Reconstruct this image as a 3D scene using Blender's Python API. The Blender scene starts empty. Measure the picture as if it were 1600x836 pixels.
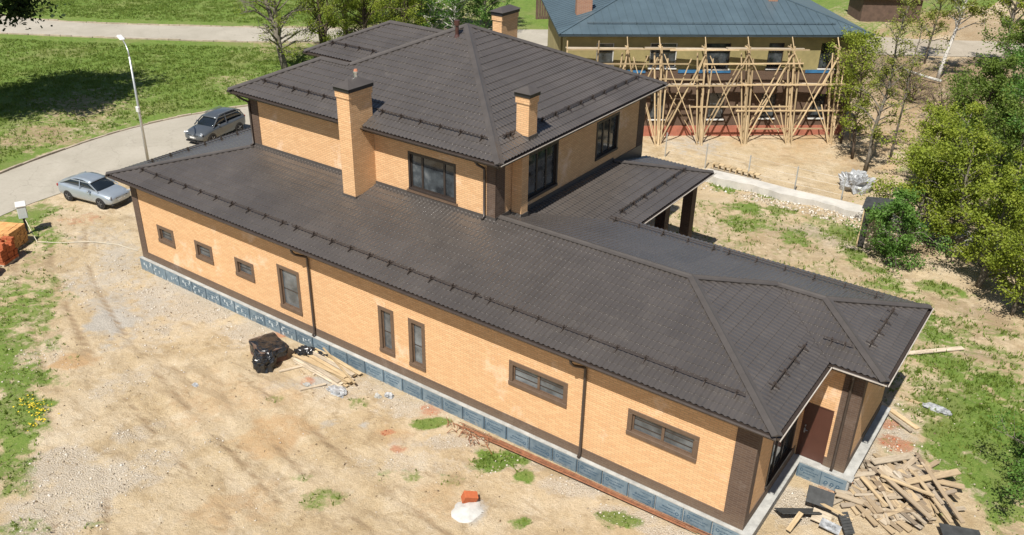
import bpy, bmesh, math, random
import numpy as np
from mathutils import Vector, Matrix, noise
random.seed(7); np.random.seed(7)
SC = bpy.context.scene
COL = SC.collection
# ------------------------------------------------------------------ camera, sky, sun, exposure
cam_d = bpy.data.cameras.new("camera"); cam = bpy.data.objects.new("camera", cam_d); COL.objects.link(cam)
SC.camera = cam
cam_d.sensor_width = 36.0; cam_d.lens = 1380.6/1600*36; cam_d.clip_end = 2000; cam_d.clip_start = 0.1
def cam_rot(yaw, pitch, roll):
    cy, sy, cp, sp = math.cos(yaw), math.sin(yaw), math.cos(pitch), math.sin(pitch)
    f = Vector((-sy*cp, cy*cp, -sp)); r = Vector((cy, sy, 0)); u = r.cross(f)
    cr, sr = math.cos(roll), math.sin(roll)
    r2 = cr*r+sr*u; u2 = -sr*r+cr*u
    return Matrix((r2, u2, -f)).transposed()
cam.matrix_world = Matrix.Translation((34.78, -19.101, 19.014)) @ cam_rot(math.radians(34.8686), math.radians(27.7218), math.radians(1.1544)).to_4x4()
SUN = Vector((0.20, -1.0, 1.50)).normalized()          # towards the sun
W = bpy.data.worlds.new("World"); SC.world = W; W.use_nodes = True
nt = W.node_tree; bg = nt.nodes["Background"]
sky = nt.nodes.new("ShaderNodeTexSky"); sky.sky_type = 'NISHITA'; sky.sun_disc = False
sky.sun_elevation = math.asin(SUN.z); sky.sun_rotation = math.atan2(SUN.x, SUN.y)
sky.air_density = 1.0; sky.dust_density = 0.8
nt.links.new(sky.outputs[0], bg.inputs[0]); bg.inputs[1].default_value = 0.055
sl = bpy.data.lights.new("sun", 'SUN'); sl.energy = 5.0; sl.angle = math.radians(0.53); sl.color = (1.0, 0.95, 0.87)
so = bpy.data.objects.new("sun", sl); COL.objects.link(so); so.rotation_euler = SUN.to_track_quat('Z', 'Y').to_euler()
vs = SC.view_settings; vs.view_transform = 'Standard'; vs.look = 'None'; vs.gamma = 1; vs.use_curve_mapping = False; vs.exposure = 0.52
# ------------------------------------------------------------------ helpers
def tag(o, label=None, cat=None, group=None, kind=None):
    if label: o["label"] = label
    if cat: o["category"] = cat
    if group: o["group"] = group
    if kind: o["kind"] = kind
    return o
def empty(name, loc=(0, 0, 0), rz=0, label=None, cat=None, group=None):
    o = bpy.data.objects.new(name, None); COL.objects.link(o); o.location = loc; o.rotation_euler = (0, 0, rz)
    o.empty_display_size = 0.2
    return tag(o, label, cat, group)
def link(name, me, parent=None, loc=None, rot=None):
    o = bpy.data.objects.new(name, me); COL.objects.link(o)
    if parent: o.parent = parent
    if loc: o.location = loc
    if rot: o.rotation_euler = rot
    return o
def copy_tree(o, parent=None):
    c = o.copy(); COL.objects.link(c); c.parent = parent
    for ch in list(o.children):
        copy_tree(ch, c)
    return c
class MB:
    def __init__(s): s.v = []; s.f = []
    def add(s, vs, fs):
        n = len(s.v); s.v += [tuple(p) for p in vs]; s.f += [tuple(i+n for i in f) for f in fs]; return s
    def box(s, x0, x1, y0, y1, z0, z1):
        return s.add([(x0,y0,z0),(x1,y0,z0),(x1,y1,z0),(x0,y1,z0),(x0,y0,z1),(x1,y0,z1),(x1,y1,z1),(x0,y1,z1)],
                     [(3,2,1,0),(4,5,6,7),(0,1,5,4),(1,2,6,5),(2,3,7,6),(3,0,4,7)])
    def obox(s, c, ax, hs):
        """oriented box: centre, three axis vectors, half sizes"""
        c = Vector(c); a = [Vector(x)*h for x, h in zip(ax, hs)]
        P = [c+sx*a[0]+sy*a[1]+sz*a[2] for sz in (-1,1) for sx, sy in ((-1,-1),(1,-1),(1,1),(-1,1))]
        return s.add(P, [(3,2,1,0),(4,5,6,7),(0,1,5,4),(1,2,6,5),(2,3,7,6),(3,0,4,7)])
    def beam(s, p0, p1, w, h, up=(0,0,1)):
        p0, p1 = Vector(p0), Vector(p1); d = (p1-p0); L = d.length; d /= L
        u = Vector(up); sd = d.cross(u)
        if sd.length < 1e-4: sd = d.cross(Vector((1,0,0)))
        sd.normalize(); u = sd.cross(d)
        return s.obox((p0+p1)/2, (d, sd, u), (L/2, w/2, h/2))
    def tube(s, pts, rs, n=8, cap=True):
        pts = [Vector(p) for p in pts]
        if not isinstance(rs, (list, tuple)): rs = [rs]*len(pts)
        base = len(s.v); V = []; Fc = []
        ref = None
        for i, p in enumerate(pts):
            d = (pts[min(i+1, len(pts)-1)]-pts[max(i-1, 0)]).normalized()
            if ref is None:
                ref = d.cross(Vector((0,0,1)) if abs(d.z) < .9 else Vector((1,0,0))).normalized()
            else:
                ref = (ref-d*ref.dot(d)).normalized()
            b = d.cross(ref)
            for k in range(n):
                a = 2*math.pi*k/n
                V.append(p+(ref*math.cos(a)+b*math.sin(a))*rs[i])
        for i in range(len(pts)-1):
            for k in range(n):
                k2 = (k+1) % n
                Fc.append((i*n+k, i*n+k2, (i+1)*n+k2, (i+1)*n+k))
        if cap:
            Fc.append(tuple(reversed(range(n)))); m = (len(pts)-1)*n; Fc.append(tuple(m+k for k in range(n)))
        return s.add(V, Fc)
    def prism(s, poly, z0, z1):
        n = len(poly)
        return s.add([(x,y,z0) for x,y in poly]+[(x,y,z1) for x,y in poly],
                     [tuple(reversed(range(n))), tuple(range(n,2*n))]+[(i,(i+1)%n,n+(i+1)%n,n+i) for i in range(n)])
    def mesh(s, name, mat, smooth=False):
        me = bpy.data.meshes.new(name); me.from_pydata(s.v, [], s.f)
        if mat: me.materials.append(mat)
        if smooth: me.polygons.foreach_set('use_smooth', [True]*len(me.polygons))
        me.update(); return me
    def build(s, name, mat, parent=None, smooth=False, loc=None, rot=None, bevel=0):
        o = link(name, s.mesh(name, mat, smooth), parent, loc, rot)
        if bevel:
            m = o.modifiers.new('bevel', 'BEVEL'); m.width = bevel; m.segments = 1; m.limit_method = 'ANGLE'
        return o
def np_mesh(name, V, F, mat, parent=None, smooth=False):
    me = bpy.data.meshes.new(name); V = np.asarray(V, dtype=np.float32); F = np.asarray(F, dtype=np.int32)
    me.vertices.add(len(V)); me.vertices.foreach_set('co', V.ravel())
    n, k = F.shape
    me.loops.add(n*k); me.loops.foreach_set('vertex_index', F.ravel())
    me.polygons.add(n); me.polygons.foreach_set('loop_start', np.arange(0, n*k, k, dtype=np.int32))
    if mat: me.materials.append(mat)
    if smooth: me.polygons.foreach_set('use_smooth', np.ones(n, dtype=bool))
    me.update(calc_edges=True); me.validate()
    return link(name, me, parent)
# ------------------------------------------------------------------ materials
class NT:
    def __init__(s, name):
        s.m = bpy.data.materials.new(name); s.m.use_nodes = True; s.t = s.m.node_tree
        s.b = s.t.nodes["Principled BSDF"]
    def n(s, typ, **kw):
        nd = s.t.nodes.new("ShaderNode"+typ)
        for k, v in kw.items():
            if k.startswith('_'): setattr(nd, k[1:], v)
            else:
                nd.inputs[k.replace('__', ' ')].default_value = v
        return nd
    def l(s, a, b): s.t.links.new(a, b)
    def pos(s, obj=False):
        if obj: return s.n("TexCoord").outputs['Object']
        return s.n("NewGeometry").outputs['Position']
    def noise(s, vec, scale, detail=4, rough=.6, dist=0):
        nd = s.n("TexNoise", Scale=scale, Detail=detail, Roughness=rough, Distortion=dist); s.l(vec, nd.inputs['Vector']); return nd.outputs['Fac']
    def ramp(s, fac, stops):
        r = s.n("ValToRGB"); e = r.color_ramp.elements
        while len(e) > len(stops): e.remove(e[-1])
        while len(e) < len(stops): e.new(1)
        for q, (p, c) in zip(e, stops):
            q.position = p; q.color = (*c, 1) if len(c) == 3 else c
        s.l(fac, r.inputs[0]); return r.outputs[0]
    def mix(s, fac, a, b, mode='MIX'):
        m = s.n("Mix", _data_type='RGBA', _blend_type=mode)
        for val, i in ((fac, 0), (a, 6), (b, 7)):
            if hasattr(val, 'links'): s.l(val, m.inputs[i])
            elif i == 0: m.inputs[0].default_value = val
            else: m.inputs[i].default_value = (*val, 1)
        return m.outputs[2]
    def math(s, op, a, b=0.0, c=0.0):
        m = s.n("Math", _operation=op)
        for i, val in enumerate((a, b, c)):
            if hasattr(val, 'links'): s.l(val, m.inputs[i])
            else: m.inputs[i].default_value = val
        return m.outputs[0]
    def bump(s, h, strength=.5, dist=.02):
        b = s.n("Bump", Strength=strength, Distance=dist); s.l(h, b.inputs['Height']); s.l(b.outputs[0], s.b.inputs['Normal'])
    def fin(s, col=None, rough=None, metal=None, spec=None):
        for val, nm in ((col, 'Base Color'), (rough, 'Roughness'), (metal, 'Metallic'), (spec, 'Specular IOR Level')):
            if val is None: continue
            if hasattr(val, 'links'): s.l(val, s.b.inputs[nm])
            elif nm == 'Base Color': s.b.inputs[nm].default_value = (*val, 1)
            else: s.b.inputs[nm].default_value = val
        return s.m
def plain(name, col, rough=.6, var=.15, scale=3.0, metal=0, spec=.5, bump=0, bscale=40, obj=False):
    """a colour with irregular wear; never a perfectly flat surface"""
    t = NT(name); p = t.pos(obj)
    n1 = t.noise(p, scale, 5, .65)
    lo = tuple(c*(1-var) for c in col); hi = tuple(min(1, c*(1+var)) for c in col)
    c = t.ramp(n1, [(.3, lo), (.7, hi)])
    if bump: t.bump(t.noise(p, bscale, 3), bump, .02)
    r = t.math('MULTIPLY_ADD', n1, .2, rough-.1)
    return t.fin(c, r, metal, spec)
def rand_tint(t, col, amt=.25):
    """per object brightness shift"""
    oi = t.n("ObjectInfo").outputs['Random']
    f = t.math('MULTIPLY_ADD', oi, 2*amt, 1-amt)
    hsv = t.n("HueSaturation"); t.l(f, hsv.inputs['Value']); t.l(col, hsv.inputs['Color']); return hsv.outputs[0]
def brick_mat(name, c1, c2, mortar, dirt=None, var=.2, obj=False):
    t = NT(name); p = t.pos(obj); g = t.n("NewGeometry")
    sx = t.n("SeparateXYZ"); t.l(p, sx.inputs[0])
    if obj:
        nv = t.n("TexCoord").outputs['Normal']
    else: nv = g.outputs['True Normal']
    sn = t.n("SeparateXYZ"); t.l(nv, sn.inputs[0])
    k = t.math('GREATER_THAN', t.math('ABSOLUTE', sn.outputs[0]), .7)
    u = t.math('ADD', t.math('MULTIPLY', sx.outputs[1], k), t.math('MULTIPLY', sx.outputs[0], t.math('SUBTRACT', 1.0, k)))
    cv = t.n("CombineXYZ"); t.l(u, cv.inputs[0]); t.l(sx.outputs[2], cv.inputs[1])
    b = t.n("TexBrick", Scale=1.0, **{'Mortar__Size': .011, 'Mortar__Smooth': .2, 'Bias': .0, 'Brick__Width': .26, 'Row__Height': .077})
    b.inputs['Color1'].default_value = (*c1, 1); b.inputs['Color2'].default_value = (*c2, 1); b.inputs['Mortar'].default_value = (*mortar, 1)
    t.l(cv.outputs[0], b.inputs['Vector'])
    c = t.mix(.22, b.outputs['Color'], t.ramp(t.noise(p, .8, 5), [(.3, tuple(x*.8 for x in c1)), (.7, tuple(min(1, x*1.2) for x in c2))]), 'MIX')
    if dirt is not None:
        nz = t.noise(p, .55, 6, .7)
        c = t.mix(t.ramp(nz, [(.58, (0,0,0)), (.70, (.6,.6,.6))]), c, dirt)
        lo = t.math('MULTIPLY', t.math('MULTIPLY', t.ramp(sx.outputs[2], [(0,(1,1,1)),(1,(0,0,0))]), t.noise(p, 2.2, 6, .75)), .55)
        c = t.mix(lo, c, (.36,.28,.19))
    h = t.math('SUBTRACT', 1.0, b.outputs['Fac'])
    t.bump(t.math('ADD', h, t.math('MULTIPLY', t.noise(p, 60, 2), .3)), .6, .008)
    return t.fin(c, .85, 0, .3)
M = {}
M['brick'] = brick_mat('yellow_brick', (.70,.440,.236), (.575,.338,.170), (.43,.285,.16), (.78,.60,.45))
M['dbrick'] = brick_mat('brown_brick', (.115,.075,.052), (.085,.055,.040), (.13,.10,.08), (.20,.16,.135))
def roof_mat(name, col, rough):
    t = NT(name); p = t.pos()
    n1 = t.noise(p, .7, 6, .7); n2 = t.noise(p, 9, 4)
    c = t.ramp(n1, [(.3, tuple(x*.88 for x in col)), (.7, tuple(x*1.12 for x in col))])
    c = t.mix(t.ramp(n2, [(.66, (0,0,0)), (.8, (.35,.35,.35))]), c, tuple(x*1.6+.01 for x in col))
    g = t.n("NewGeometry"); sn = t.n("SeparateXYZ"); t.l(g.outputs['Normal'], sn.inputs[0]); sp = t.n("SeparateXYZ"); t.l(p, sp.inputs[0])
    n5 = t.n("TexNoise", Scale=.5); t.l(p, n5.inputs['Vector'])
    a1 = t.math('FLOOR', t.math('DIVIDE', sp.outputs[0], 1.116)); a2 = t.math('FLOOR', t.math('DIVIDE', sp.outputs[1], 2.1))
    cv = t.n("CombineXYZ"); t.l(a1, cv.inputs[0]); t.l(a2, cv.inputs[1]); wn = t.n("TexWhiteNoise", _noise_dimensions='2D'); t.l(cv.outputs[0], wn.inputs['Vector'])
    hv = t.n("HueSaturation"); t.l(t.math('MULTIPLY_ADD', wn.outputs['Value'], .16, .92), hv.inputs['Value']); t.l(c, hv.inputs['Color']); c = hv.outputs[0]
    c = t.mix(t.math('MULTIPLY', t.ramp(t.noise(p, 2.2, 7, .78), [(.54,(0,0,0)),(.72,(1,1,1))]), .22), c, (.17,.15,.125))
    r = t.math('ADD', t.math('MULTIPLY_ADD', n1, .16, rough-.08), t.math('MULTIPLY', n2, .08))
    t.b.inputs['Coat Weight'].default_value = .7; t.b.inputs['Coat Roughness'].default_value = .24
    return t.fin(c, r, 0, .5)
M['roof'] = roof_mat('brown_metal_tile', (.067,.0585,.053), .35)
M['cap'] = plain('brown_ridge_metal', (.068,.060,.055), .40, .12, 2)
M['gutter'] = plain('brown_gutter_paint', (.045,.034,.028), .35, .15, 4)
M['soffit'] = plain('brown_soffit', (.05,.038,.03), .6)
M['trim'] = plain('brown_window_trim', (.115,.075,.050), .5, .15, 5)
M['frame'] = plain('dark_window_frame', (.035,.026,.022), .4)
t = NT('window_glass'); p = t.pos()
gl = t.ramp(t.noise(p, 1.3, 3), [(.35, (.035,.042,.048)), (.65, (.12,.135,.145))])
M['glass'] = t.fin(rand_tint(t, gl, .5), .06, 0, .8)
t = NT('dark_window_glass'); p = t.pos()
M['dglass'] = t.fin(t.ramp(t.noise(p, 1.6, 3), [(.4, (.014,.017,.020)), (.6, (.055,.065,.072)), (.75, (.13,.14,.145))]), .05, 0, .7)  # lighter noise patches in the base colour stand in for pane reflections
M['concrete'] = plain('grey_concrete', (.36,.36,.34), .9, .25, 3, bump=.4)
M['pale_concrete'] = plain('pale_concrete', (.46,.44,.40), .9, .18, 1.2, bump=.3)
M['xps'] = plain('blue_foam_board', (.165,.235,.29), .7, .30, 2.0)
t = NT('dirty_blue_foam'); p = t.pos(); sx = t.n("SeparateXYZ"); t.l(p, sx.inputs[0])
cb = t.ramp(t.noise(p, 2.5, 5, .7), [(.3, (.10,.14,.17)), (.55, (.155,.205,.24)), (.75, (.23,.275,.30))])
lo = t.math('ADD', t.noise(p, 5, 6, .75), t.math('MULTIPLY', t.math('ADD', sx.outputs[2], .15), -.6))
cb = t.mix(t.ramp(lo, [(.48, (0,0,0)), (.66, (.85,.85,.85))]), cb, (.33,.285,.22))
M['xps'] = t.fin(rand_tint(t, cb, .14), .75, 0, .3)
M['print'] = plain('dark_blue_print', (.025,.07,.12), .7)
M['film'] = plain('grey_dirty_film', (.22,.27,.30), .5, .4, 4)
M['door'] = plain('brown_door_steel', (.075,.030,.020), .4, .1, 3)
M['steel'] = plain('bright_steel', (.55,.56,.57), .3, .1, 5, metal=.8)
M['black'] = plain('black_paint', (.018,.018,.019), .45)
# ------------------------------------------------------------------ ground
def vnoise(x, y, sc, seed=0, octv=4):
    """fractal value noise on arrays, 0..1"""
    x = np.asarray(x, float)*sc; y = np.asarray(y, float)*sc; out = np.zeros_like(x); amp = 1.; tot = 0.
    for o in range(octv):
        r = np.random.RandomState(seed*31+o).rand(256, 256)
        xi = np.floor(x).astype(int); yi = np.floor(y).astype(int); fx = x-xi; fy = y-yi
        fx = fx*fx*(3-2*fx); fy = fy*fy*(3-2*fy)
        g = lambda a, b: r[a & 255, b & 255]
        out += amp*((g(xi,yi)*(1-fx)+g(xi+1,yi)*fx)*(1-fy)+(g(xi,yi+1)*(1-fx)+g(xi+1,yi+1)*fx)*fy)
        tot += amp; amp *= .55; x = x*2.03+17.3; y = y*2.03+5.1
    return out/tot
GRASS=[(18.3,-0.5,0.59,0.33,0.73,1.0),(21.6,-0.5,0.82,0.6,0.62,1.0),(22.6,-0.8,0.38,0.39,0.59,1.0),(26.0,-0.6,0.61,0.36,0.44,1.0),(23.7,-2.4,0.44,0.35,0.59,1.0),(18.2,-5.4,0.71,0.5,0.88,0.6),(16.9,-5.0,0.47,0.3,0.9,0.6),(19.7,-2.9,0.3,0.36,0.75,0.5),(13.0,-2.6,0.39,0.38,0.92,0.5),(15.6,-1.0,0.38,0.28,0.82,0.6),(20.7,-2.2,0.42,0.32,0.7,0.4),(18.9,-3.3,0.53,0.46,0.79,0.4),(19.5,0.9,0.32,0.23,0.65,0.6),(28.0,0.3,0.41,0.18,0.34,0.6),(24.5,-1.3,0.37,0.3,0.52,0.4),(-9.2,0.0,2.25,2.22,1.16,0.78),(-6.0,-0.8,1.23,2.68,1.15,0.62),(-0.3,-4.6,1.69,3.08,1.18,0.7),(-1.7,-2.8,0.71,1.34,1.15,0.55),(3.4,-5.5,0.57,0.81,1.16,0.47),(2.9,-7.0,1.13,3.47,1.21,0.78),(5.0,-7.1,0.81,0.64,1.19,0.78),(7.0,-8.9,1.15,2.12,1.22,0.78),(7.8,-8.3,0.45,0.83,1.19,0.62),(9.1,-10.2,0.84,1.25,1.24,0.7),(8.6,-9.0,0.49,0.52,1.2,0.47),(10.6,-10.4,0.46,0.78,1.23,0.55),(11.8,-11.7,0.67,0.72,1.26,0.55),(12.4,-11.1,0.27,0.35,1.23,0.5),(6.1,-6.7,0.48,0.41,1.16,0.39),(13.7,-10.1,0.3,0.27,1.17,0.4),(4.8,-5.6,0.39,0.44,1.15,0.31),(33.3,11.7,1.31,1.39,0.05,1.0),(34.1,10.5,1.4,2.35,0.02,1.0),(34.9,9.4,0.99,1.78,-0.0,1.0),(35.0,12.9,0.81,2.11,-0.01,0.7),(32.4,14.6,1.01,0.8,0.07,1.0),(31.9,14.8,0.62,0.81,0.08,1.0),(33.7,14.0,1.25,0.88,0.03,1.0),(34.6,13.7,1.1,0.76,0.0,0.8),(33.1,16.3,1.46,0.74,0.05,0.8),(34.2,16.5,1.17,0.99,0.02,0.7),(32.0,17.9,1.21,1.06,0.07,0.9),(31.3,16.7,0.77,0.88,0.1,1.0),(28.6,19.9,1.46,0.87,0.16,0.9),(30.6,21.0,1.29,0.9,0.1,0.9),(30.2,19.2,0.78,0.56,0.12,0.8),(29.0,17.6,0.61,0.53,0.16,0.6),(33.4,18.4,1.22,0.94,0.04,0.7),(30.8,17.7,0.6,0.92,0.11,1.0),(20.0,24.0,1.36,0.92,0.33,1.0),(21.5,24.8,1.3,0.84,0.29,1.0),(21.2,22.3,1.9,1.03,0.32,1.0),(17.8,26.2,0.98,0.92,0.36,1.0),(25.0,24.2,1.12,1.24,0.22,1.0),(26.2,22.1,0.94,0.97,0.2,1.0),(23.4,22.0,1.02,1.16,0.27,1.0),(20.3,26.6,1.12,0.71,0.31,0.7),(26.2,23.4,0.62,0.85,0.2,1.0),(24.0,25.1,0.64,0.74,0.24,0.8),(27.5,21.0,1.14,0.77,0.18,0.8),(20.9,19.8,0.86,0.63,0.34,0.7),(23.0,24.9,0.86,0.55,0.26,0.5),(32.7,8.5,0.34,0.51,0.08,0.6),(13.5,74.5,5,3.5,0.6,1.0),(15.5,78,4,3,0.6,1.0),(30,42,6,8,0,0.7),(21,20.5,5,5,0,0.5),(26,18,6,5,0,0.5),(30,17,5,4,0,0.55),(33,13,3,5,0,0.6),(24,23.5,5,2,0,0.55),(35,10,3,4,0,0.8),(6.8,-8.1,.9,.7,0.5,.9),(33.4,9.6,1.2,1.6,0,1.0),(34.4,11.6,1.8,2,0,1.0),(34.8,8.6,1.2,1.2,0,1.0),(33.2,13.5,1.6,1.2,0,.9)]
GRAVEL=[(5.4,-0.2,1.73,1.8,1.0,1.0),(8.6,0.2,1.37,1.19,0.94,1.0),(2.7,0.5,1.84,1.69,1.02,1.0),(14.8,-0.2,1.7,0.93,0.81,0.7),(17.3,-0.2,1.39,0.78,0.75,0.8),(19.9,-0.6,1.11,0.56,0.68,0.9),(21.9,-0.5,1.07,0.47,0.6,0.9),(23.9,-0.4,1.05,0.44,0.53,0.9),(25.8,-0.4,1.02,0.36,0.45,0.9),(27.4,-0.2,0.81,0.35,0.37,0.9),(12.1,-9.1,1.59,1.48,1.16,0.9),(10.3,-8.9,1.18,1.21,1.17,0.9),(10.7,-7.0,0.96,0.75,1.11,0.7),(12.5,-7.3,0.92,0.83,1.08,0.6),(7.7,-5.5,1.3,0.97,1.11,0.6),(12.2,-10.8,1.34,1.07,1.22,0.8),(13.2,-5.6,0.69,0.46,1.01,0.5),(19.0,-2.5,1.3,0.74,0.76,0.6),(20.4,-1.8,0.86,0.5,0.7,0.5),(3.7,-1.5,0.88,3.72,1.05,0.5),(-0.3,-1.0,1.91,2.91,1.09,0.5),(31.2,8.7,0.98,1.75,0.13,1.0),(31.3,6.7,0.7,1.18,0.14,1.0),(30.1,3.2,0.86,1.0,0.21,1.0),(30.4,4.8,0.9,0.73,0.18,1.0),(32.0,8.0,0.97,0.84,0.1,0.6),(24.2,23.4,2.08,1.03,0.24,0.8),(25.6,23.0,1.71,0.84,0.21,0.7),(7.7,-5.0,1.57,0.98,1.09,0.4),(3.8,-6.3,1.12,1.13,1.18,0.5)]
GREY=[(3.4,-3.1,1.02,1.52,1.1,1.0),(2.5,-2.5,1.19,3.19,1.1,0.6),(3.5,-1.0,0.89,1.27,1.05,0.7),(3.6,0.9,0.91,0.92,1.0,0.8),(0.2,-1.3,1.57,1.42,1.1,0.5),(13.6,-0.8,0.61,0.43,0.86,0.8),(16.7,-1.9,0.27,0.3,0.81,0.7),(22.2,-3.0,0.45,0.65,0.66,1.0),(15.5,-2.5,0.28,0.23,0.86,0.6),(-1.3,0.6,1.64,1.95,1.07,0.5),(-4.2,1.1,1.39,1.73,1.09,0.4),(18.5,-1.6,1.33,0.71,0.75,0.4),(12.9,-1.6,1.48,0.7,0.9,0.4),(13.5,32.0,2.12,1.81,0.39,0.5)]
ORANGE=[(5.1,-5.6,0.88,0.54,1.14,1.0),(14.5,-4.2,1.38,1.14,0.94,0.6),(11.3,-3.8,1.97,1.74,0.99,0.4),(16.1,-7.2,1.27,1.3,1.0,0.5),(21.3,-3.0,1.24,0.92,0.7,0.4),(12.9,-2.6,1.21,0.68,0.92,0.5),(19.1,40.4,3.73,6.28,0.26,0.5),(22.2,46.4,2.01,14.56,0.19,0.5),(26.0,0.8,1.26,0.64,0.42,0.4),(17.9,-1.6,0.67,0.43,0.77,0.6),(30.3,13.6,1.11,1.65,0.14,0.3),(19.4,34.3,4.26,2.61,0.28,0.4),(30.2,11.3,0.79,1.49,0.15,0.4),(30.6,4.6,0.67,0.54,0.17,0.5),(15.4,86.0,4.72,13.36,0.18,0.7)]
RED=[(9.9,0.5,0.48,0.36,0.91,1.0),(9.9,-0.6,0.26,0.25,0.93,0.7),(17.6,-1.7,0.32,0.22,0.78,0.9),(31.9,8.4,0.68,0.43,0.11,0.8),(31.4,9.3,0.5,0.45,0.12,0.7),(30.5,5.1,0.9,0.51,0.18,0.7),(3.2,0.8,0.3,0.27,1.01,0.8),(18.2,0.4,0.69,0.39,0.7,0.5),(19.5,0.7,0.46,0.3,0.66,0.5),(13.1,-1.2,0.34,0.35,0.88,0.5),(-6.7,2.0,1.09,0.96,1.1,0.4),(18.4,-2.1,0.35,0.24,0.77,0.5)]
BROWN=[(16.9,62.8,3.74,6.99,0.21,1.0),(21.6,56.3,2.86,4.71,0.17,0.8),(22.7,76.9,4.29,11.03,0.13,0.6),(28.7,24.5,1.39,1.31,0.14,0.5),(31.7,19.7,2.51,2.13,0.08,0.6),(30.5,13.7,0.83,1.11,0.13,0.3),(33.6,16.1,1.16,0.61,0.03,0.6),(22.7,35.5,1.28,3.96,0.22,0.5),(-23.2,12.0,3.47,5.33,1.08,0.6),(-20.5,7.4,2.79,2.81,1.12,0.7),(-25.2,16.3,2.62,4.93,1.04,0.3),(-20.1,22.6,2.07,3.87,0.92,0.4),(-23.8,52.6,8.22,6.76,0.69,0.5),(-27.0,35.5,4.91,6.78,0.85,0.6),(22.3,21.4,2.02,1.14,0.3,0.4),(31.3,12.2,0.53,1.03,0.11,0.3),(-5.1,-2.2,1.37,2.54,1.17,0.5),(-23.5,41.8,3.76,5.64,0.76,0.5),(25.3,19.3,1.91,1.46,0.24,0.4),(22,58,12,9,0,.9),(30,60,12,12,0,.9),(24,48,8,9,0,.45),(20,82,20,8,.5,.6),(22,21,5,5,0,.45),(28,18,6,5,0,.4)]

def zone(lst, x, y, wob=.35, seed=1):
    """soft union of ragged ellipses"""
    m = np.zeros_like(x); nz = vnoise(x, y, .9, seed, 4)-.5; nz2 = vnoise(x, y, 3.6, seed+40, 4)-.5
    for cx, cy, a, b, th, w in lst:
        dx, dy = x-cx, y-cy; c, s = math.cos(th), math.sin(th)
        u = (dx*c+dy*s)/a; v = (-dx*s+dy*c)/b
        d = np.sqrt(u*u+v*v)+nz*3.2*wob+nz2*2.0*wob
        m = np.maximum(m, w*np.clip((1.3-d)/.75, 0, 1))
    return m
def resample(pts, n):
    p = np.array(pts, float); d = np.r_[0, np.cumsum(np.hypot(*np.diff(p, axis=0).T))]
    s = np.linspace(0, d[-1], n); q = np.c_[np.interp(s, d, p[:,0]), np.interp(s, d, p[:,1])]
    k = np.array([1,2,3,2,1.])/9
    for _ in range(2):
        e = np.r_[[q[0]]*2, q, [q[-1]]*2]
        q[2:-2] = np.c_[np.convolve(e[:,0], k, 'valid'), np.convolve(e[:,1], k, 'valid')][2:-2]
    return q
ROAD_A = resample([(-6,-26),(-10.5,-12),(-14.3,-3),(-16,2.6),(-16.8,6.9),(-17.3,11.6),(-16.5,15.9),(-15.1,19.4),(-11,27),(-5,37),(2,50),(6,60)], 90)
ROAD_B = resample([(1,-24),(-4,-12),(-8.8,-3.5),(-10.7,.0),(-10.5,3),(-10.9,7),(-11.2,11.6),(-10.5,15),(-9.3,18),(-5.5,25),(0,34.5),(7,47),(11,58)], 90)
FAR_A = resample([(-110,12),(-80,15),(-65,20),(-56.5,23.7),(-51.4,24.9),(-46.1,27.5),(-40.9,30.8),(-35,34.8),(-24,43),(-8,56),(4,68)], 90)
FAR_B = resample([(-105,6),(-78,8.5),(-60,14),(-49,19.8),(-43.6,22.8),(-38.7,25.8),(-33.6,28.9),(-29.8,31.5),(-19,39.5),(-4,50.5),(6,60)], 90)
BACK_A = resample([(4,68),(12,70),(16.5,71.5),(26.5,78),(40,87),(70,106)], 60)
BACK_B = resample([(6,60),(12,62),(17.5,64.2),(26.8,71),(40,80),(74,100)], 60)
def poly_dist(x, y, P):
    d = np.full(x.shape, 1e9)
    for i in range(0, len(P)-1):
        ax, ay = P[i]; bx, by = P[i+1]; L = (bx-ax)**2+(by-ay)**2+1e-9
        t = np.clip(((x-ax)*(bx-ax)+(y-ay)*(by-ay))/L, 0, 1)
        d = np.minimum(d, np.hypot(x-ax-t*(bx-ax), y-ay-t*(by-ay)))
    return d
def mids(A, B): return (A+B)/2
def lawn_side(x, y):
    """beyond the kerb of the near road: signed distance-like value"""
    P = ROAD_A; best = np.full(x.shape, 1e9); sgn = np.zeros(x.shape)
    for i in range(len(P)-1):
        ax, ay = P[i]; bx, by = P[i+1]; L = (bx-ax)**2+(by-ay)**2+1e-9
        t = np.clip(((x-ax)*(bx-ax)+(y-ay)*(by-ay))/L, 0, 1)
        d = np.hypot(x-ax-t*(bx-ax), y-ay-t*(by-ay)); cr = (bx-ax)*(y-ay)-(by-ay)*(x-ax)
        m = d < best; best = np.where(m, d, best); sgn = np.where(m, np.sign(cr), sgn)
    return best*sgn
def road_mask(x, y):
    m = np.zeros(x.shape)
    for A, B in ((ROAD_A, ROAD_B), (FAR_A, FAR_B), (BACK_A, BACK_B)):
        w = np.mean(np.hypot(*(A-B).T))/2
        m = np.maximum(m, np.clip((w+1.6-poly_dist(x, y, mids(A, B)[::3]))/.6, 0, 1))
    return m
TRACKS = [[(-7,1.5),(-3,-1.2),(2,-3.2),(8,-5.0),(15,-6.4),(24,-8.5)], [(-8,.2),(-3.5,-2.6),(1.5,-4.4),(7,-6.8),(13,-10),(17,-13)], [(4,-2.2),(9,-3.0),(14,-3.4),(19,-4.6),(27,-5.2)]]
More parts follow.
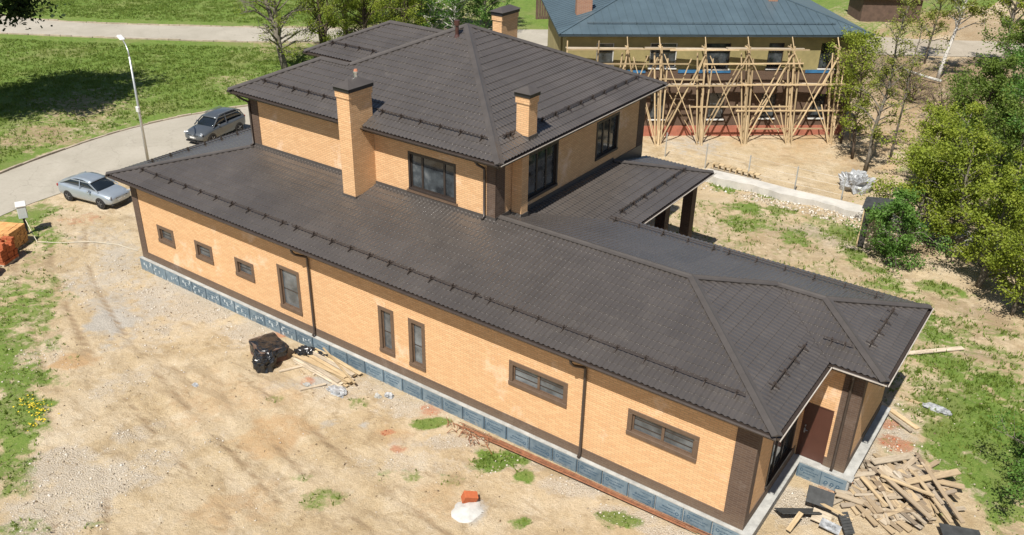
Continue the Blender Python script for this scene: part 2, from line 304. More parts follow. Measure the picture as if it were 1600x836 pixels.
def track_mask(x, y, off=0.):
    m = np.zeros(x.shape)
    for P_ in TRACKS:
        d = poly_dist(x, y, resample(P_, 24))
        e = np.minimum(np.hypot(x-P_[0][0], y-P_[0][1]), np.hypot(x-P_[-1][0], y-P_[-1][1]))
        m = np.maximum(m, np.clip((e-.9)/1.2, 0, 1)*np.clip(1-np.abs(np.abs(d-.72)-off)/(.20 if off == 0 else .16), 0, 1))
    return m*np.clip(vnoise(x, y, .5, 91, 3)*4-1.1, 0, 1)
def ground_h(x, y, rm=None):
    x = np.atleast_1d(np.asarray(x, float)); y = np.atleast_1d(np.asarray(y, float))
    if rm is None: rm = road_mask(x, y)
    h = (vnoise(x, y, .35, 3, 4)-.5)*.22+(vnoise(x, y, 2.2, 4, 4)-.5)*.07
    # wheel ruts running through the yard
    rut = np.sin((y+x*.2)*5.2+5*vnoise(x, y, .22, 8, 3))
    inyard = np.clip((1-np.hypot((x-13)/9, (y+4.5)/3.5))*2, 0, 1)
    h = h+rut*.034*inyard
    h = h-.06*track_mask(x, y)+.03*track_mask(x, y, .2)
    # heaps of clay to the north-east
    h += .30*np.clip(vnoise(x, y, .33, 12, 3)-.45, 0, 1)*np.clip((x-22)/4, 0, 1)*np.clip((y-9.5)/3, 0, 1)
    # keep it level against the house
    near = np.clip((np.maximum(np.maximum(-x, x-31.7), np.maximum(.5-y, y-17))-.1)/1.2, 0, 1)
    h *= near
    return -.165+h*(1-rm)-.02*rm
def axis(lo, f0, f1, hi, fine, grow=1.12):
    a = list(np.arange(f0, f1+1e-6, fine)); s = fine
    while a[-1] < hi: s = min(s*grow, 6); a.append(a[-1]+s)
    s = fine
    while a[0] > lo: s = min(s*grow, 6); a.insert(0, a[0]-s)
    return np.array(a)
gx = axis(-150, -12, 37, 140, .17); gy = axis(-70, -15, 32, 260, .17)
GX, GY = np.meshgrid(gx, gy); fx, fy = GX.ravel(), GY.ravel()
RM = road_mask(fx, fy)
nx_, ny_ = len(gx), len(gy)
idx = np.arange(nx_*ny_).reshape(ny_, nx_)
GF = np.stack([idx[:-1,:-1], idx[:-1,1:], idx[1:,1:], idx[1:,:-1]], -1).reshape(-1, 4)
LS = lawn_side(fx, fy)
def grass_amt(x, y, ls):
    g = zone(GRASS, x, y, .5, 1)
    lawn = np.clip(ls/.25, 0, 1)*np.clip(1.1-vnoise(x, y, .12, 21, 4)*.35, 0, 1)
    br = zone(BROWN, x, y, .4, 5)
    far = np.clip((y-52)/5, 0, 1)*np.clip((8-x)/3, 0, 1)*np.clip((vnoise(x, y, .06, 33, 3)-.35)*6, 0, 1)
    return np.clip(np.maximum(np.maximum(g, lawn)*(1-.75*br), far), 0, 1)
GR = grass_amt(fx, fy, LS)
def ground_material():
    t = NT('yard_ground'); p = t.pos()
    at1 = t.n("Attribute", _attribute_name='zone_a'); at2 = t.n("Attribute", _attribute_name='zone_b')
    s1 = t.n("SeparateColor"); t.l(at1.outputs['Color'], s1.inputs[0]); s2 = t.n("SeparateColor"); t.l(at2.outputs['Color'], s2.inputs[0])
    nA = t.noise(p, .45, 7, .68, .4); nB = t.noise(p, 3.2, 6, .7); nC = t.noise(p, 22, 4, .7); nD = t.noise(p, 1.3, 6, .72, .6)
    sand = t.ramp(nA, [(.28, (.36,.265,.15)), (.43, (.455,.355,.222)), (.57, (.505,.41,.28)), (.72, (.545,.465,.345))])
    sand = t.mix(t.ramp(nD, [(.52, (0,0,0)), (.66, (.7,.7,.7))]), sand, (.29,.215,.125))
    sand = t.mix(t.ramp(nB, [(.55, (0,0,0)), (.72, (.45,.45,.45))]), sand, (.53,.475,.385))
    sand = t.mix(1.0, sand, t.ramp(t.noise(p, 9, 5, .75), [(.3,(.84,.83,.81)),(.5,(1,1,1)),(.7,(1.06,1.06,1.06))]), 'MULTIPLY')
    sand = t.mix(t.ramp(t.noise(p, 5.0, 7, .8, .5), [(.57,(0,0,0)),(.66,(.4,.4,.4))]), sand, (.30,.225,.14))
    sand = t.mix(1.0, sand, t.ramp(t.noise(p, 42, 3, .8), [(.34,(.72,.70,.67)),(.5,(1,1,1)),(.66,(1.14,1.14,1.14))]), 'MULTIPLY')
    def fac(v, lo=.25, hi=.8, nz=nB, k=1.3):
        return t.ramp(t.math('ADD', v, t.math('MULTIPLY', t.math('SUBTRACT', nz, .5), k)), [(lo, (0,0,0)), (hi, (1,1,1))])
    c = t.mix(t.math('MULTIPLY', fac(s2.outputs[0]), .8), sand, (.42,.265,.13))       # orange clay
    mp = t.n("Mapping"); mp.inputs['Rotation'].default_value = (0,0,math.radians(11)); mp.inputs['Scale'].default_value = (.16,1.5,1); t.l(p, mp.inputs['Vector'])
    trk = t.math('MULTIPLY', t.ramp(t.noise(mp.outputs[0], 1.6, 6, .72, .8), [(.52,(0,0,0)),(.62,(1,1,1))]), t.ramp(t.noise(p, .25, 4), [(.42,(0,0,0)),(.58,(.75,.75,.75))]))
    c = t.mix(trk, c, (.33,.25,.155))
    grc = t.ramp(nC, [(.3, (.26,.25,.23)), (.6, (.42,.405,.375))])
    c = t.mix(t.math('MULTIPLY', fac(s1.outputs[2]), .8), c, grc)                   # grey mortar dust
    vor = t.n("TexVoronoi", Scale=26.0, Randomness=1.0); t.l(p, vor.inputs['Vector'])
    peb = t.ramp(t.math('ADD', vor.outputs['Distance'], t.math('MULTIPLY', nC, .2)), [(.2, (.60,.55,.465)), (.5, (.54,.475,.38)), (.8, (.40,.33,.245))])
    sv = t.n('SeparateColor'); t.l(vor.outputs['Color'], sv.inputs[0]); pt = t.mix(t.math('MULTIPLY', sv.outputs[0], .35), peb, (.36,.30,.225))
    hs = t.n("HueSaturation"); hs.inputs['Saturation'].default_value = .9; t.l(pt, hs.inputs['Color'])
    c = t.mix(t.math('MULTIPLY', fac(s1.outputs[1], .3, .9, nB, 1.6), .8), c, hs.outputs[0])                                  # gravel
    c = t.mix(t.math('MULTIPLY', fac(s2.outputs[1], .3, .6), .75), c, (.40,.17,.09))   # brick rubble
    soil = t.ramp(nB, [(.3, (.13,.088,.052)), (.7, (.34,.245,.145))])
    c = t.mix(t.math('MULTIPLY', fac(s2.outputs[2]), .85), c, soil)
    gc = t.ramp(t.math('ADD', t.math('MULTIPLY', nB, .5), t.math('MULTIPLY', nC, .5)), [(.32, (.06,.105,.018)), (.5, (.12,.19,.034)), (.68, (.225,.255,.075))])
    gc = t.mix(t.ramp(t.noise(p, .22, 6, .7), [(.48, (0,0,0)), (.66, (.45,.45,.45))]), gc, (.25,.215,.105))
    c = t.mix(fac(s1.outputs[0], .35, .75, nB, 1.8), c, gc)
    h = t.math('ADD', t.math('MULTIPLY', nC, .6), t.math('MULTIPLY', nB, 1.0))
    h = t.math('ADD', h, t.math('MULTIPLY', t.math('MULTIPLY', vor.outputs['Distance'], -.5), s1.outputs[1]))
    t.bump(h, .9, .09)
    return t.fin(c, .95, 0, .2)
ground = np_mesh('ground', np.c_[fx, fy, ground_h(fx, fy, RM)], GF, ground_material(), smooth=True)
tag(ground, kind='structure')
def set_attr(me, name, a, b, c):
    at = me.color_attributes.new(name, 'FLOAT_COLOR', 'POINT')
    at.data.foreach_set('color', np.c_[a, b, c, np.ones_like(a)].astype(np.float32).ravel())
set_attr(ground.data, 'zone_a', GR, zone(GRAVEL, fx, fy, .5, 2), zone(GREY, fx, fy, .5, 3))
set_attr(ground.data, 'zone_b', zone(ORANGE, fx, fy, .5, 4), zone(RED, fx, fy, .5, 6), np.maximum(zone(BROWN, fx, fy, .5, 5), .85*track_mask(fx, fy)))
# ------------------------------------------------------------------ roads and kerbs
def road_material(name, base, dust):
    t = NT(name); p = t.pos()
    n1 = t.noise(p, .35, 6, .65, .5); n2 = t.noise(p, 6, 5, .7); n3 = t.noise(p, 60, 2)
    c = t.ramp(n1, [(.3, base), (.65, dust)])
    c = t.mix(t.ramp(n2, [(.5, (0,0,0)), (.75, (.4,.4,.4))]), c, tuple(x*.72 for x in base))
    vo = t.n("TexVoronoi", _feature='DISTANCE_TO_EDGE', Scale=.35); dn = t.n("TexNoise", Scale=1.5, Detail=4.0); t.l(p, dn.inputs['Vector'])
    va = t.n("VectorMath", _operation='ADD'); t.l(p, va.inputs[0]); t.l(dn.outputs['Color'], va.inputs[1]); t.l(va.outputs[0], vo.inputs['Vector'])
    c = t.mix(t.ramp(vo.outputs['Distance'], [(.0,(.28,.28,.28)),(.012,(0,0,0))]), c, tuple(x*.45 for x in base))
    t.bump(n3, .3, .01); return t.fin(c, .9, 0, .25)
M['road'] = road_material('dusty_asphalt', (.30,.275,.225), (.37,.34,.285))
M['back'] = road_material('gravel_road', (.30,.26,.20), (.38,.335,.27))
def strip(name, A, B, z, mat, n=6):
    V = []; F = []
    for i in range(len(A)):
        for k in range(n+1):
            q = A[i]*(1-k/n)+B[i]*k/n; V.append((q[0], q[1], z))
    for i in range(len(A)-1):
        for k in range(n):
            a = i*(n+1)+k; F.append((a, a+n+1, a+n+2, a+1))
    return tag(np_mesh(name, V, F, mat), kind='structure')
strip('road', ROAD_A, ROAD_B, -.160, M['road']); strip('road', FAR_A, FAR_B, -.154, M['road']); strip('road', BACK_A, BACK_B, -.148, M['back'])
def kerb(P, side, name='kerb', mat=None, w=.16, h=.10, jitter=.03):
    root = empty(name); tag(root, kind='structure')
    P = np.array(P); seg = []
    d = np.r_[0, np.cumsum(np.hypot(*np.diff(P, axis=0).T))]
    s = 0; i = 0; me = None
    while s < d[-1]-1:
        a = np.array([np.interp(s, d, P[:,0]), np.interp(s, d, P[:,1])]); b = np.array([np.interp(s+.98, d, P[:,0]), np.interp(s+.98, d, P[:,1])])
        if me is None:
            m = MB(); m.box(-.485, .485, -w/2, w/2, -.2, h); me = m.mesh('kerb_stone', mat)
        c = (a+b)/2; an = math.atan2(*(b-a)[::-1])
        o = link('kerb_stone', me, root, (c[0]+random.uniform(-1,1)*jitter, c[1]+random.uniform(-1,1)*jitter, -.16+random.uniform(-.04,.02)), (random.uniform(-.04,.04), random.uniform(-.02,.02), an+random.uniform(-.02,.02)))
        s += 1.0
    return root
M['kerb'] = plain('weathered_kerb', (.34,.285,.215), .9, .3, 1.5, bump=.4)
kerb(ROAD_A[14:62], 1, mat=M['kerb']); kerb(FAR_A[28:70], 1, mat=M['kerb']); kerb(FAR_B[38:70], 1, mat=M['kerb'])
# ------------------------------------------------------------------ the brick house
HOUSE = empty('brick_house', (15, 8, -.165), 0, 'long yellow brick house with brown metal tile roof and brown corner pilasters', 'house')
HOUSE.location = (0, 0, 0)
TL, TU = .2253, .4395; ZL, ZU = 4.5, 8.05
def gbox(mb, ax, c, u0, u1, d0, d1, z0, z1):
    """box in a wall's frame: u along it, d inwards from its face. ax y: faces south, ax x: faces east"""
    if ax == 'y': mb.box(u0, u1, min(c+d0, c+d1), max(c+d0, c+d1), z0, z1)
    elif ax == 'x': mb.box(min(c-d0, c-d1), max(c-d0, c-d1), u0, u1, z0, z1)
    elif ax == 'w': mb.box(min(c+d0, c+d1), max(c+d0, c+d1), u0, u1, z0, z1)
    elif ax == 'n': mb.box(u0, u1, min(c-d0, c-d1), max(c-d0, c-d1), z0, z1)
    return mb
def wall(name, ax, c, u0, u1, z0, z1, holes, mat, parent, th=.3):
    us = sorted({u0, u1, *[h[0] for h in holes], *[h[1] for h in holes]}); zs = sorted({z0, z1, *[h[2] for h in holes], *[h[3] for h in holes]})
    mb = MB()
    for i in range(len(us)-1):
        run = None
        for j in range(len(zs)-1):
            um, zm = (us[i]+us[i+1])/2, (zs[j]+zs[j+1])/2
            if any(h[0] < um < h[1] and h[2] < zm < h[3] for h in holes):
                if run is not None: gbox(mb, ax, c, us[i], us[i+1], 0, th, run, zs[j]); run = None
            elif run is None: run = zs[j]
        if run is not None: gbox(mb, ax, c, us[i], us[i+1], 0, th, run, zs[-1])
    return mb.build(name, mat, parent)
def window(ax, c, u0, u1, z0, z1, parent, tw=.13, mull=(), bars=(), glass='glass', trim='trim', proud=.02, sill=True, label=None):
    m = MB()
    gbox(m, ax, c, u0, u1, -proud, .14, z1-tw, z1); gbox(m, ax, c, u0, u1, -proud-(.03 if sill else 0), .14, z0, z0+tw)
    gbox(m, ax, c, u0, u0+tw, -proud, .14, z0+tw, z1-tw); gbox(m, ax, c, u1-tw, u1, -proud, .14, z0+tw, z1-tw)
    o = m.build('window', M[trim], parent, bevel=.006)
    if label: o['label'] = label
    a0, a1, b0, b1 = u0+tw, u1-tw, z0+tw, z1-tw; f = .05
    m = MB()
    gbox(m, ax, c, a0, a1, .06, .12, b1-f, b1); gbox(m, ax, c, a0, a1, .06, .12, b0, b0+f)
    gbox(m, ax, c, a0, a0+f, .06, .12, b0+f, b1-f); gbox(m, ax, c, a1-f, a1, .06, .12, b0+f, b1-f)
    for q in mull: gbox(m, ax, c, a0+(a1-a0)*q-.045, a0+(a1-a0)*q+.045, .058, .12, b0+f, b1-f)
    m.build('frame', M['trim' if trim == 'trim' else 'frame'], o)
    qs = [0, *mull, 1]
    for i in range(len(qs)-1):
        m = MB(); gbox(m, ax, c, a0+(a1-a0)*qs[i]+.03, a0+(a1-a0)*qs[i+1]-.03, .09, .105, b0+.03, b1-.03); m.build('pane', M[glass], o)
    for q in bars:
        m = MB(); zz = b0+(b1-b0)*q; gbox(m, ax, c, a0+f, a1-f, .083, .089, zz-.018, zz+.018); m.build('glazing_bar', M['frame'], o)
    return o
ow = .61
WS = [(2.1,3.26,1.66,2.49),(4.69,5.84,1.66,2.50),(7.27,8.43,1.67,2.50),(9.87,11.12,1.08,3.0),(15.21,15.96,1.08,3.02),(16.65,17.41,1.03,3.01),(21.01,23.27,2.06,3.0),(25.41,27.73,2.09,3.03)]
wall('south_wall', 'y', ow, ow, 29.39, .43, 4.4, WS, M['brick'], HOUSE)
for i, h in enumerate(WS):
    window('y', ow, *h, HOUSE, tw=.15 if i not in (0,1,2) else .16, mull=(.5,) if i >= 6 else (), bars=(.45,) if i in (3,4,5) else (.35,.7) if i >= 6 else (.5,))
wall('west_wall', 'w', ow, ow+.3, 16, .43, 4.4, [], M['brick'], HOUSE)
wall('east_wall', 'x', 29.39, ow+.3, 4.88, .43, 4.4, [(2.15,4.45,.85,3.3)], M['brick'], HOUSE)
window('x', 29.39, 2.15, 4.45, .85, 3.3, HOUSE, tw=.1, mull=(.33,.66), glass='dglass', trim='frame')
wall('entrance_wall', 'y', 4.88, 29.39, 31.0, .43, 4.4, [(29.47,30.32,.43,2.53)], M['brick'], HOUSE)
wall('east_end_wall', 'x', 31.0, 5.18, 9.03, .43, 4.4, [], M['brick'], HOUSE)
wall('north_wall', 'n', 9.03, 17.5, 30.7, .43, 4.4, [(22,23.6,1.2,2.8),(25.5,27.1,1.2,2.8)], M['brick'], HOUSE)
for u in (22, 25.5): window('n', 9.03, u, u+1.6, 1.2, 2.8, HOUSE, mull=(.5,))
# brown brick bands and pilasters, 2 cm proud of the walls
def band(ax, c, u0, u1, z0, z1, d=.02, name='brown_band'):
    return gbox(MB(), ax, c, u0, u1, -d, .02, z0, z1).build(name, M['dbrick'], HOUSE)
band('y', ow, ow+.42, 28.77, .432, .78); band('y', ow, 28.77, 29.41, .432, 4.36, .024, 'corner_pilaster'); band('x', 29.39, ow+.02, ow+.3, .432, 4.36, .02, 'corner_pilaster')
band('y', ow, ow-.02, ow+.42, .432, 4.36, .024, 'corner_pilaster'); band('w', ow, ow+.02, ow+.42, .432, 4.36, .02, 'corner_pilaster'); band('w', ow, ow+.42, 16, .432, .78)
band('x', 29.39, ow+.3, 4.85, .432, .78); band('y', 4.88, 30.42, 31.02, .432, 4.36, .024, 'corner_pilaster'); band('x', 31.0, 4.9, 5.25, .432, 4.36, .02, 'corner_pilaster')
band('x', 31.0, 5.25, 9.03, .432, .78); band('y', 4.88, 30.34, 30.42, .432, .78)
# plinth: concrete core with a ledge, foam boards in front
P = MB(); P.box(.50, 29.36, .50, .60, -.35, .40); P.box(.46, 29.36, .445, .60, .40, .43)
P.box(.50, .605, .6, 16, -.35, .425)
P.box(29.36, 29.62, .50, 4.62, -.35, .385); P.box(29.36, 29.70, .445, 4.62, .386, .43)
P.box(29.36, 31.28, 4.66, 4.92, -.35, .384); P.box(29.36, 31.36, 4.62, 4.92, .385, .432)
P.box(31.0, 31.24, 4.92, 9.3, -.35, .386); P.box(31.0, 31.32, 4.92, 9.35, .387, .43)
P.build('plinth', M['concrete'], HOUSE)
def board_mesh(L=.90, H=.55):
    m = MB(); m.box(0, L, 0, .05, 0, H); return m.mesh('insulation_board', M['xps'])
def print_mesh(L, H, seed, flip=False):
    r = random.Random(seed); m = MB()
    def s(x0, x1, z0, z1):
        if flip: x0, x1, z0, z1 = L-x1, L-x0, H-z1, H-z0
        m.box(x0, x1, -.003, .001, z0, z1)
    def word(x, x1, z, h):
        while x < x1:
            w = r.uniform(.018, .034); s(x, x+w*.42, z, z+h); s(x, x+w, z+h*r.choice((0,.4,.75)), z+h*r.choice((0,.4,.75))+h*.25); x += w+.012
    for k in range(12):                                   # ring mark
        a = 2*math.pi*k/12; cx, cz = .17, .335; s(cx+.05*math.cos(a)-.012, cx+.05*math.cos(a)+.012, cz+.05*math.sin(a)-.012, cz+.05*math.sin(a)+.012)
    word(.15, L-.28, .455, .04); word(.25, L-.14, .32, .045); word(.25, L-.22, .215, .055); word(.12, L-.4, .09, .035)
    for k in range(7): s(.015, .055, .06+k*.062, .06+k*.062+.03)
    s(L-.022, L-.008, .02, H-.02)
    return m.mesh('print', M['print'])
BM = board_mesh(); PM = [print_mesh(.90, .55, 1), print_mesh(.90, .55, 2, True), print_mesh(.90, .55, 3)]
def rings_mesh():
    m = MB()
    for cx in (.2,.42,.64):
        for k in range(12):
            a = 2*math.pi*k/12; m.box(cx+.055*math.cos(a)-.014, cx+.055*math.cos(a)+.014, -.003, .001, .2+.055*math.sin(a)-.014, .2+.055*math.sin(a)+.014)
        m.box(cx-.09, cx-.06, -.003, .001, .1, .17); m.box(cx-.05, cx+.02, -.003, .001, .08, .1)
    m.box(.1,.8,-.003,.001,.40,.425)
    return m.mesh('print', M['print'])
def scraps_mesh(seed):
    r = random.Random(seed); m = MB()
    for k in range(6):
        x = r.uniform(.02,.8); z = r.uniform(.03,.4); m.box(x, x+r.uniform(.02,.08), -.004, .001, z, z+r.uniform(.05,.16))
    return m.mesh('film_scrap', M['film2'])
M['film2'] = plain('pale_film_scrap', (.42,.47,.49), .4, .2, 5)
SM = [scraps_mesh(i) for i in range(3)]
x = .50; i = 0
while x < 29.3:
    o = link('insulation_board', BM, HOUSE, (x+.01, .446, -.16+random.uniform(-.01,.0)))
    if i < 12: tag(link('film_scrap', SM[i % 3], o), kind='stuff')
    if i > 2: tag(link('print', PM[(i*7) % 5 % 3], o), kind='stuff')
    x += .935; i += 1
RMH = rings_mesh()
for k, x in enumerate((29.66, 30.44)):
    o = link('insulation_board', BM, HOUSE, (x, 4.606, -.17)); o.scale = (.86, 1, 1)
    tag(link('print', PM[0] if k == 0 else RMH, o), kind='stuff')
# entrance door
m = MB(); m.box(29.49, 30.30, 4.90, 4.95, .44, 2.51); D = m.build('door', M['door'], HOUSE, bevel=.01)
m = MB(); m.box(29.45,29.50,4.875,4.96,.435,2.54); m.box(30.29,30.34,4.875,4.96,.435,2.54); m.box(29.50,30.29,4.875,4.96,2.50,2.54); m.build('door_frame', M['door'], D)
m = MB(); m.box(29.56,29.60,4.87,4.90,1.38,1.55); m.tube([(29.58,4.885,1.5),(29.58,4.85,1.5),(29.68,4.85,1.5)],.012,6); m.box(29.565,29.60,4.87,4.90,1.62,1.68); m.build('handle', M['steel'], D)
# --- roof surfaces
WP, ST = .186, .35
def tiles(name, e0, ud, ind, tan, ze, polys, parent, mat='roof'):
    WA, SA = ((.032, .021) if abs(ind[1]) > .5 else (.019, .020)) if ze < 6 else (.026, .024)
    e0 = np.array(e0, float); ud = np.array(ud, float); ind = np.array(ind, float); sec = math.sqrt(1+tan*tan)
    nrm = np.array([-ind[0]*tan/sec, -ind[1]*tan/sec, 1/sec])
    bm = bmesh.new(); U = 8; allV = []
    final = bpy.data.meshes.new(name); big = bmesh.new()
    for poly in polys:
        q = np.array(poly, float)-e0; u = q@ud; w = q@ind
        u0, u1 = math.floor(u.min()/WP-1), math.ceil(u.max()/WP+1)
        us = np.arange(u0*U, u1*U+1)*(WP/U)
        r0, r1 = math.floor(w.min()*sec/ST), math.ceil(w.max()*sec/ST+.5)
        vs, fr = [], []
        for r in range(r0, r1):
            for f in (0.0, .3, .65, .985): vs.append((r+f)*ST); fr.append(f)
        vs = np.array(vs); fr = np.array(fr)
        UU, VV = np.meshgrid(us, vs); FR = np.repeat(fr[:,None], len(us), 1)
        wave = (.5+.5*np.cos(2*np.pi*UU/WP))**1.2*WA
        hgt = wave+SA*(1-FR)+.004*np.cos(2*np.pi*UU/WP)*(FR < .1)
        Wd = VV/sec
        X = e0[0]+UU*ud[0]+Wd*ind[0]+nrm[0]*hgt; Y = e0[1]+UU*ud[1]+Wd*ind[1]+nrm[1]*hgt; Z = ze+Wd*tan+nrm[2]*hgt
        nu, nv = len(us), len(vs); idx = np.arange(nu*nv).reshape(nv, nu)
        F = np.stack([idx[:-1,:-1], idx[:-1,1:], idx[1:,1:], idx[1:,:-1]], -1).reshape(-1, 4)
        # cull cells outside the polygon
        cu = (UU.ravel()[F]).mean(1); cw = (Wd.ravel()[F]).mean(1)
        pu, pw = u, w; area = sum(pu[k]*pw[(k+1)%len(pu)]-pu[(k+1)%len(pu)]*pw[k] for k in range(len(pu)))
        keep = np.ones(len(F), bool); planes = []
        for k in range(len(pu)):
            a = np.array([pu[k], pw[k]]); b = np.array([pu[(k+1)%len(pu)], pw[(k+1)%len(pu)]]); d = b-a; L = np.hypot(*d)
            if L < 1e-6: continue
            nn = np.array([d[1], -d[0]])/L*(1 if area > 0 else -1)     # outward
            keep &= ((cu-a[0])*nn[0]+(cw-a[1])*nn[1]) < .25
            planes.append((a, nn))
        F = F[keep]; used = np.unique(F); remap = -np.ones(nu*nv, int); remap[used] = np.arange(len(used))
        V = np.c_[X.ravel(), Y.ravel(), Z.ravel()][used]
        me = bpy.data.meshes.new('tmp'); me.from_pydata(V.tolist(), [], remap[F].tolist())
        b2 = bmesh.new(); b2.from_mesh(me)
        for a, nn in planes:
            p3 = e0+ud*a[0]+ind*a[1]; n3 = ud*nn[0]+ind*nn[1]
            bmesh.ops.bisect_plane(b2, geom=b2.verts[:]+b2.edges[:]+b2.faces[:], plane_co=(p3[0], p3[1], 0), plane_no=(n3[0], n3[1], 0), clear_outer=True, dist=1e-5)
        b2.to_mesh(me); b2.free(); big.from_mesh(me); bpy.data.meshes.remove(me)
    big.normal_update()
    for f in big.faces:
        f.smooth = True
        if f.normal.z < 0: f.normal_flip()
    big.to_mesh(final); big.free(); final.materials.append(M[mat])
    final.set_sharp_from_angle(angle=math.radians(50)) if hasattr(final, 'set_sharp_from_angle') else None
    return link(name, final, parent)
LW = 9.64; RX = 25.18; RY = 4.82; Vp = (27.315, 6.955); Qp = (28.93, 6.955)
LOW = empty('lower_roof'); LOW.parent = HOUSE
tiles('tile_slope', (0,0), (1,0), (0,1), TL, ZL, [[(0,0),(17.5,0),(17.5,4.53),(4.53,4.53)], [(17.5,0),(30,0),(RX,RY),(17.5,RY)]], LOW)
tiles('tile_slope', (0,0), (0,1), (1,0), TL, ZL, [[(0,0),(4.53,4.53),(4.53,16.5),(0,16.5)]], LOW)
tiles('tile_slope', (30,0), (0,1), (-1,0), TL, ZL, [[(RX,RY),(30,0),(30,4.27),Vp]], LOW)
tiles('tile_slope', (30,4.27), (1,0), (0,1), TL, ZL, [[(30,4.27),(31.615,4.27),Qp,Vp]], LOW)
tiles('tile_slope', (31.615,4.27), (0,1), (-1,0), TL, ZL, [[(31.615,4.27),(31.615,9.64),Qp]], LOW)
tiles('tile_slope', (20.85,9.64), (1,0), (0,-1), TL, ZL, [[(17.5,6.31),(17.5,RY),(RX,RY),Vp,(Vp[0],9.64),(20.85,9.64)], [(Vp[0],9.64),Vp,Qp,(31.615,9.64)]], LOW)
tiles('tile_slope', (20.85,9.64), (0,1), (-1,0), TL, ZL, [[(20.85,9.64),(20.85,16.5),(17.52,13.17),(17.52,6.31)]], LOW)
tiles('tile_slope', (20.85,16.5), (1,0), (0,-1), TL, ZL, [[(20.85,16.5),(17.52,16.5),(17.52,13.17)]], LOW)
UX0, UX1, UY0, UY1 = 5.55, 18.13, 3.92, 16.5; AP = (11.84, 10.21); V2 = (8.375, 6.745); Q2 = (6.725, 6.745); V3 = (8.58, 13.47); H3 = (4.53, 13.47)
UP = empty('upper_roof'); UP.parent = HOUSE
tiles('tile_slope', (UX0,UY0), (1,0), (0,1), TU, ZU, [[(3.9,UY0),(V2[0],UY0),V2,Q2], [(V2[0],UY0),(UX1,UY0),AP,V2]], UP)
tiles('tile_slope', (UX1,UY0), (0,1), (-1,0), TU, ZU, [[(UX1,UY0),(UX1,UY1),AP]], UP)
tiles('tile_slope', (3.9,UY0), (0,1), (1,0), TU, ZU, [[(3.9,UY0),Q2,(3.9,9.57)]], UP)
tiles('tile_slope', (3.9,9.57), (1,0), (0,-1), TU, ZU, [[(3.9,9.57),Q2,V2,(UX0,9.57)]], UP)
tiles('tile_slope', (UX0,9.57), (0,1), (1,0), TU, ZU, [[(UX0,9.57),V2,AP,V3,(UX0,10.44)]], UP)
tiles('tile_slope', (1.5,10.44), (1,0), (0,1), TU, ZU, [[(1.5,10.44),(UX0,10.44),V3,H3]], UP)
tiles('tile_slope', (1.5,10.44), (0,1), (1,0), TU, ZU, [[(1.5,10.44),H3,(1.5,16.5)]], UP)
tiles('tile_slope', (1.5,16.5), (1,0), (0,-1), TU, ZU, [[(1.5,16.5),H3,V3,(V3[0],16.5)], [(V3[0],16.5),V3,AP,(UX1,16.5)]], UP)
def zl(d): return ZL+TL*d
def zu(d): return ZU+TU*d
def ridge_cap(p0, p1, n1, n2, tan, parent, hw=.15, lift=.062, name='ridge_cap'):
    """n1, n2: plan directions pointing down each slope"""
    p0, p1 = Vector(p0), Vector(p1); d = (p1-p0).normalized(); m = MB(); S = []
    for n in (n1, n2):
        nd = Vector((n[0], n[1], -tan)).normalized(); nr = Vector((n[0]*tan, n[1]*tan, 1)).normalized()
        sd = (nd-d*nd.dot(d)).normalized(); S.append((sd, nr))
    up = (S[0][1]+S[1][1]).normalized()
    L = (p1-p0).length; k = max(1, round(L/2.0)); V = []
    ring = lambda p: [p+S[0][0]*hw+S[0][1]*(lift-.028), p+S[0][0]*hw+S[0][1]*lift, p+S[0][0]*.045+S[0][1]*(lift+.006), p+up*(lift+.03), p+S[1][0]*.045+S[1][1]*(lift+.006), p+S[1][0]*hw+S[1][1]*lift, p+S[1][0]*hw+S[1][1]*(lift-.028)]
    for i in range(k):
        a = p0+d*(L*i/k); b = p0+d*(L*(i+1)/k+(.03 if i < k-1 else 0)); e = up*(.003*(i % 2))
        m.add([q+e for q in ring(a)]+[q+e for q in ring(b)], [(j, j+1, 8+j, 7+j) for j in range(6)])
        m.add([q+e for q in ring(a)], [tuple(range(7))]); m.add([q+e for q in ring(b)], [tuple(range(6,-1,-1))])
    return m.build(name, M['cap'], parent)
S_, N_, E_, W_ = (0,-1), (0,1), (1,0), (-1,0)
zr = zl(RY); zv = zl(2.685)
for a, b, n1, n2 in [((17.5,RY,zr),(RX,RY,zr),S_,N_), ((30,0,ZL),(RX,RY,zr),S_,E_), ((Vp[0],Vp[1],zv),(RX,RY,zr),N_,E_), ((Vp[0],Vp[1],zv),(Qp[0],Qp[1],zv),N_,S_),
                     ((31.615,4.27,ZL),(*Qp,zv),S_,E_), ((31.615,9.64,ZL),(*Qp,zv),N_,E_), ((0,0,ZL),(4.45,4.45,zl(4.45)),S_,W_), ((20.85,16.5,ZL),(17.55,13.2,zl(3.3)),E_,N_)]:
    ridge_cap(a, b, n1, n2, TL, LOW, lift=.072)
za = zu(6.29); zq = zu(2.825); z3 = zu(3.03)
for a, b, n1, n2 in [((UX1,UY0,ZU),(*AP,za),S_,E_), ((UX1,UY1,ZU),(*AP,za),N_,E_), ((*V2,zq),(*AP,za),S_,W_), ((*Q2,zq),(*V2,zq),S_,N_), ((3.9,UY0,ZU),(*Q2,zq),S_,W_),
                     ((3.9,9.57,ZU),(*Q2,zq),N_,W_), ((1.5,10.44,ZU),(*H3,z3),S_,W_), ((1.5,16.5,ZU),(*H3,z3),N_,W_), ((*H3,z3),(*V3,z3),S_,N_), ((*V3,z3),(*AP,za),N_,W_)]:
    ridge_cap(a, b, n1, n2, TU, UP, hw=.16)
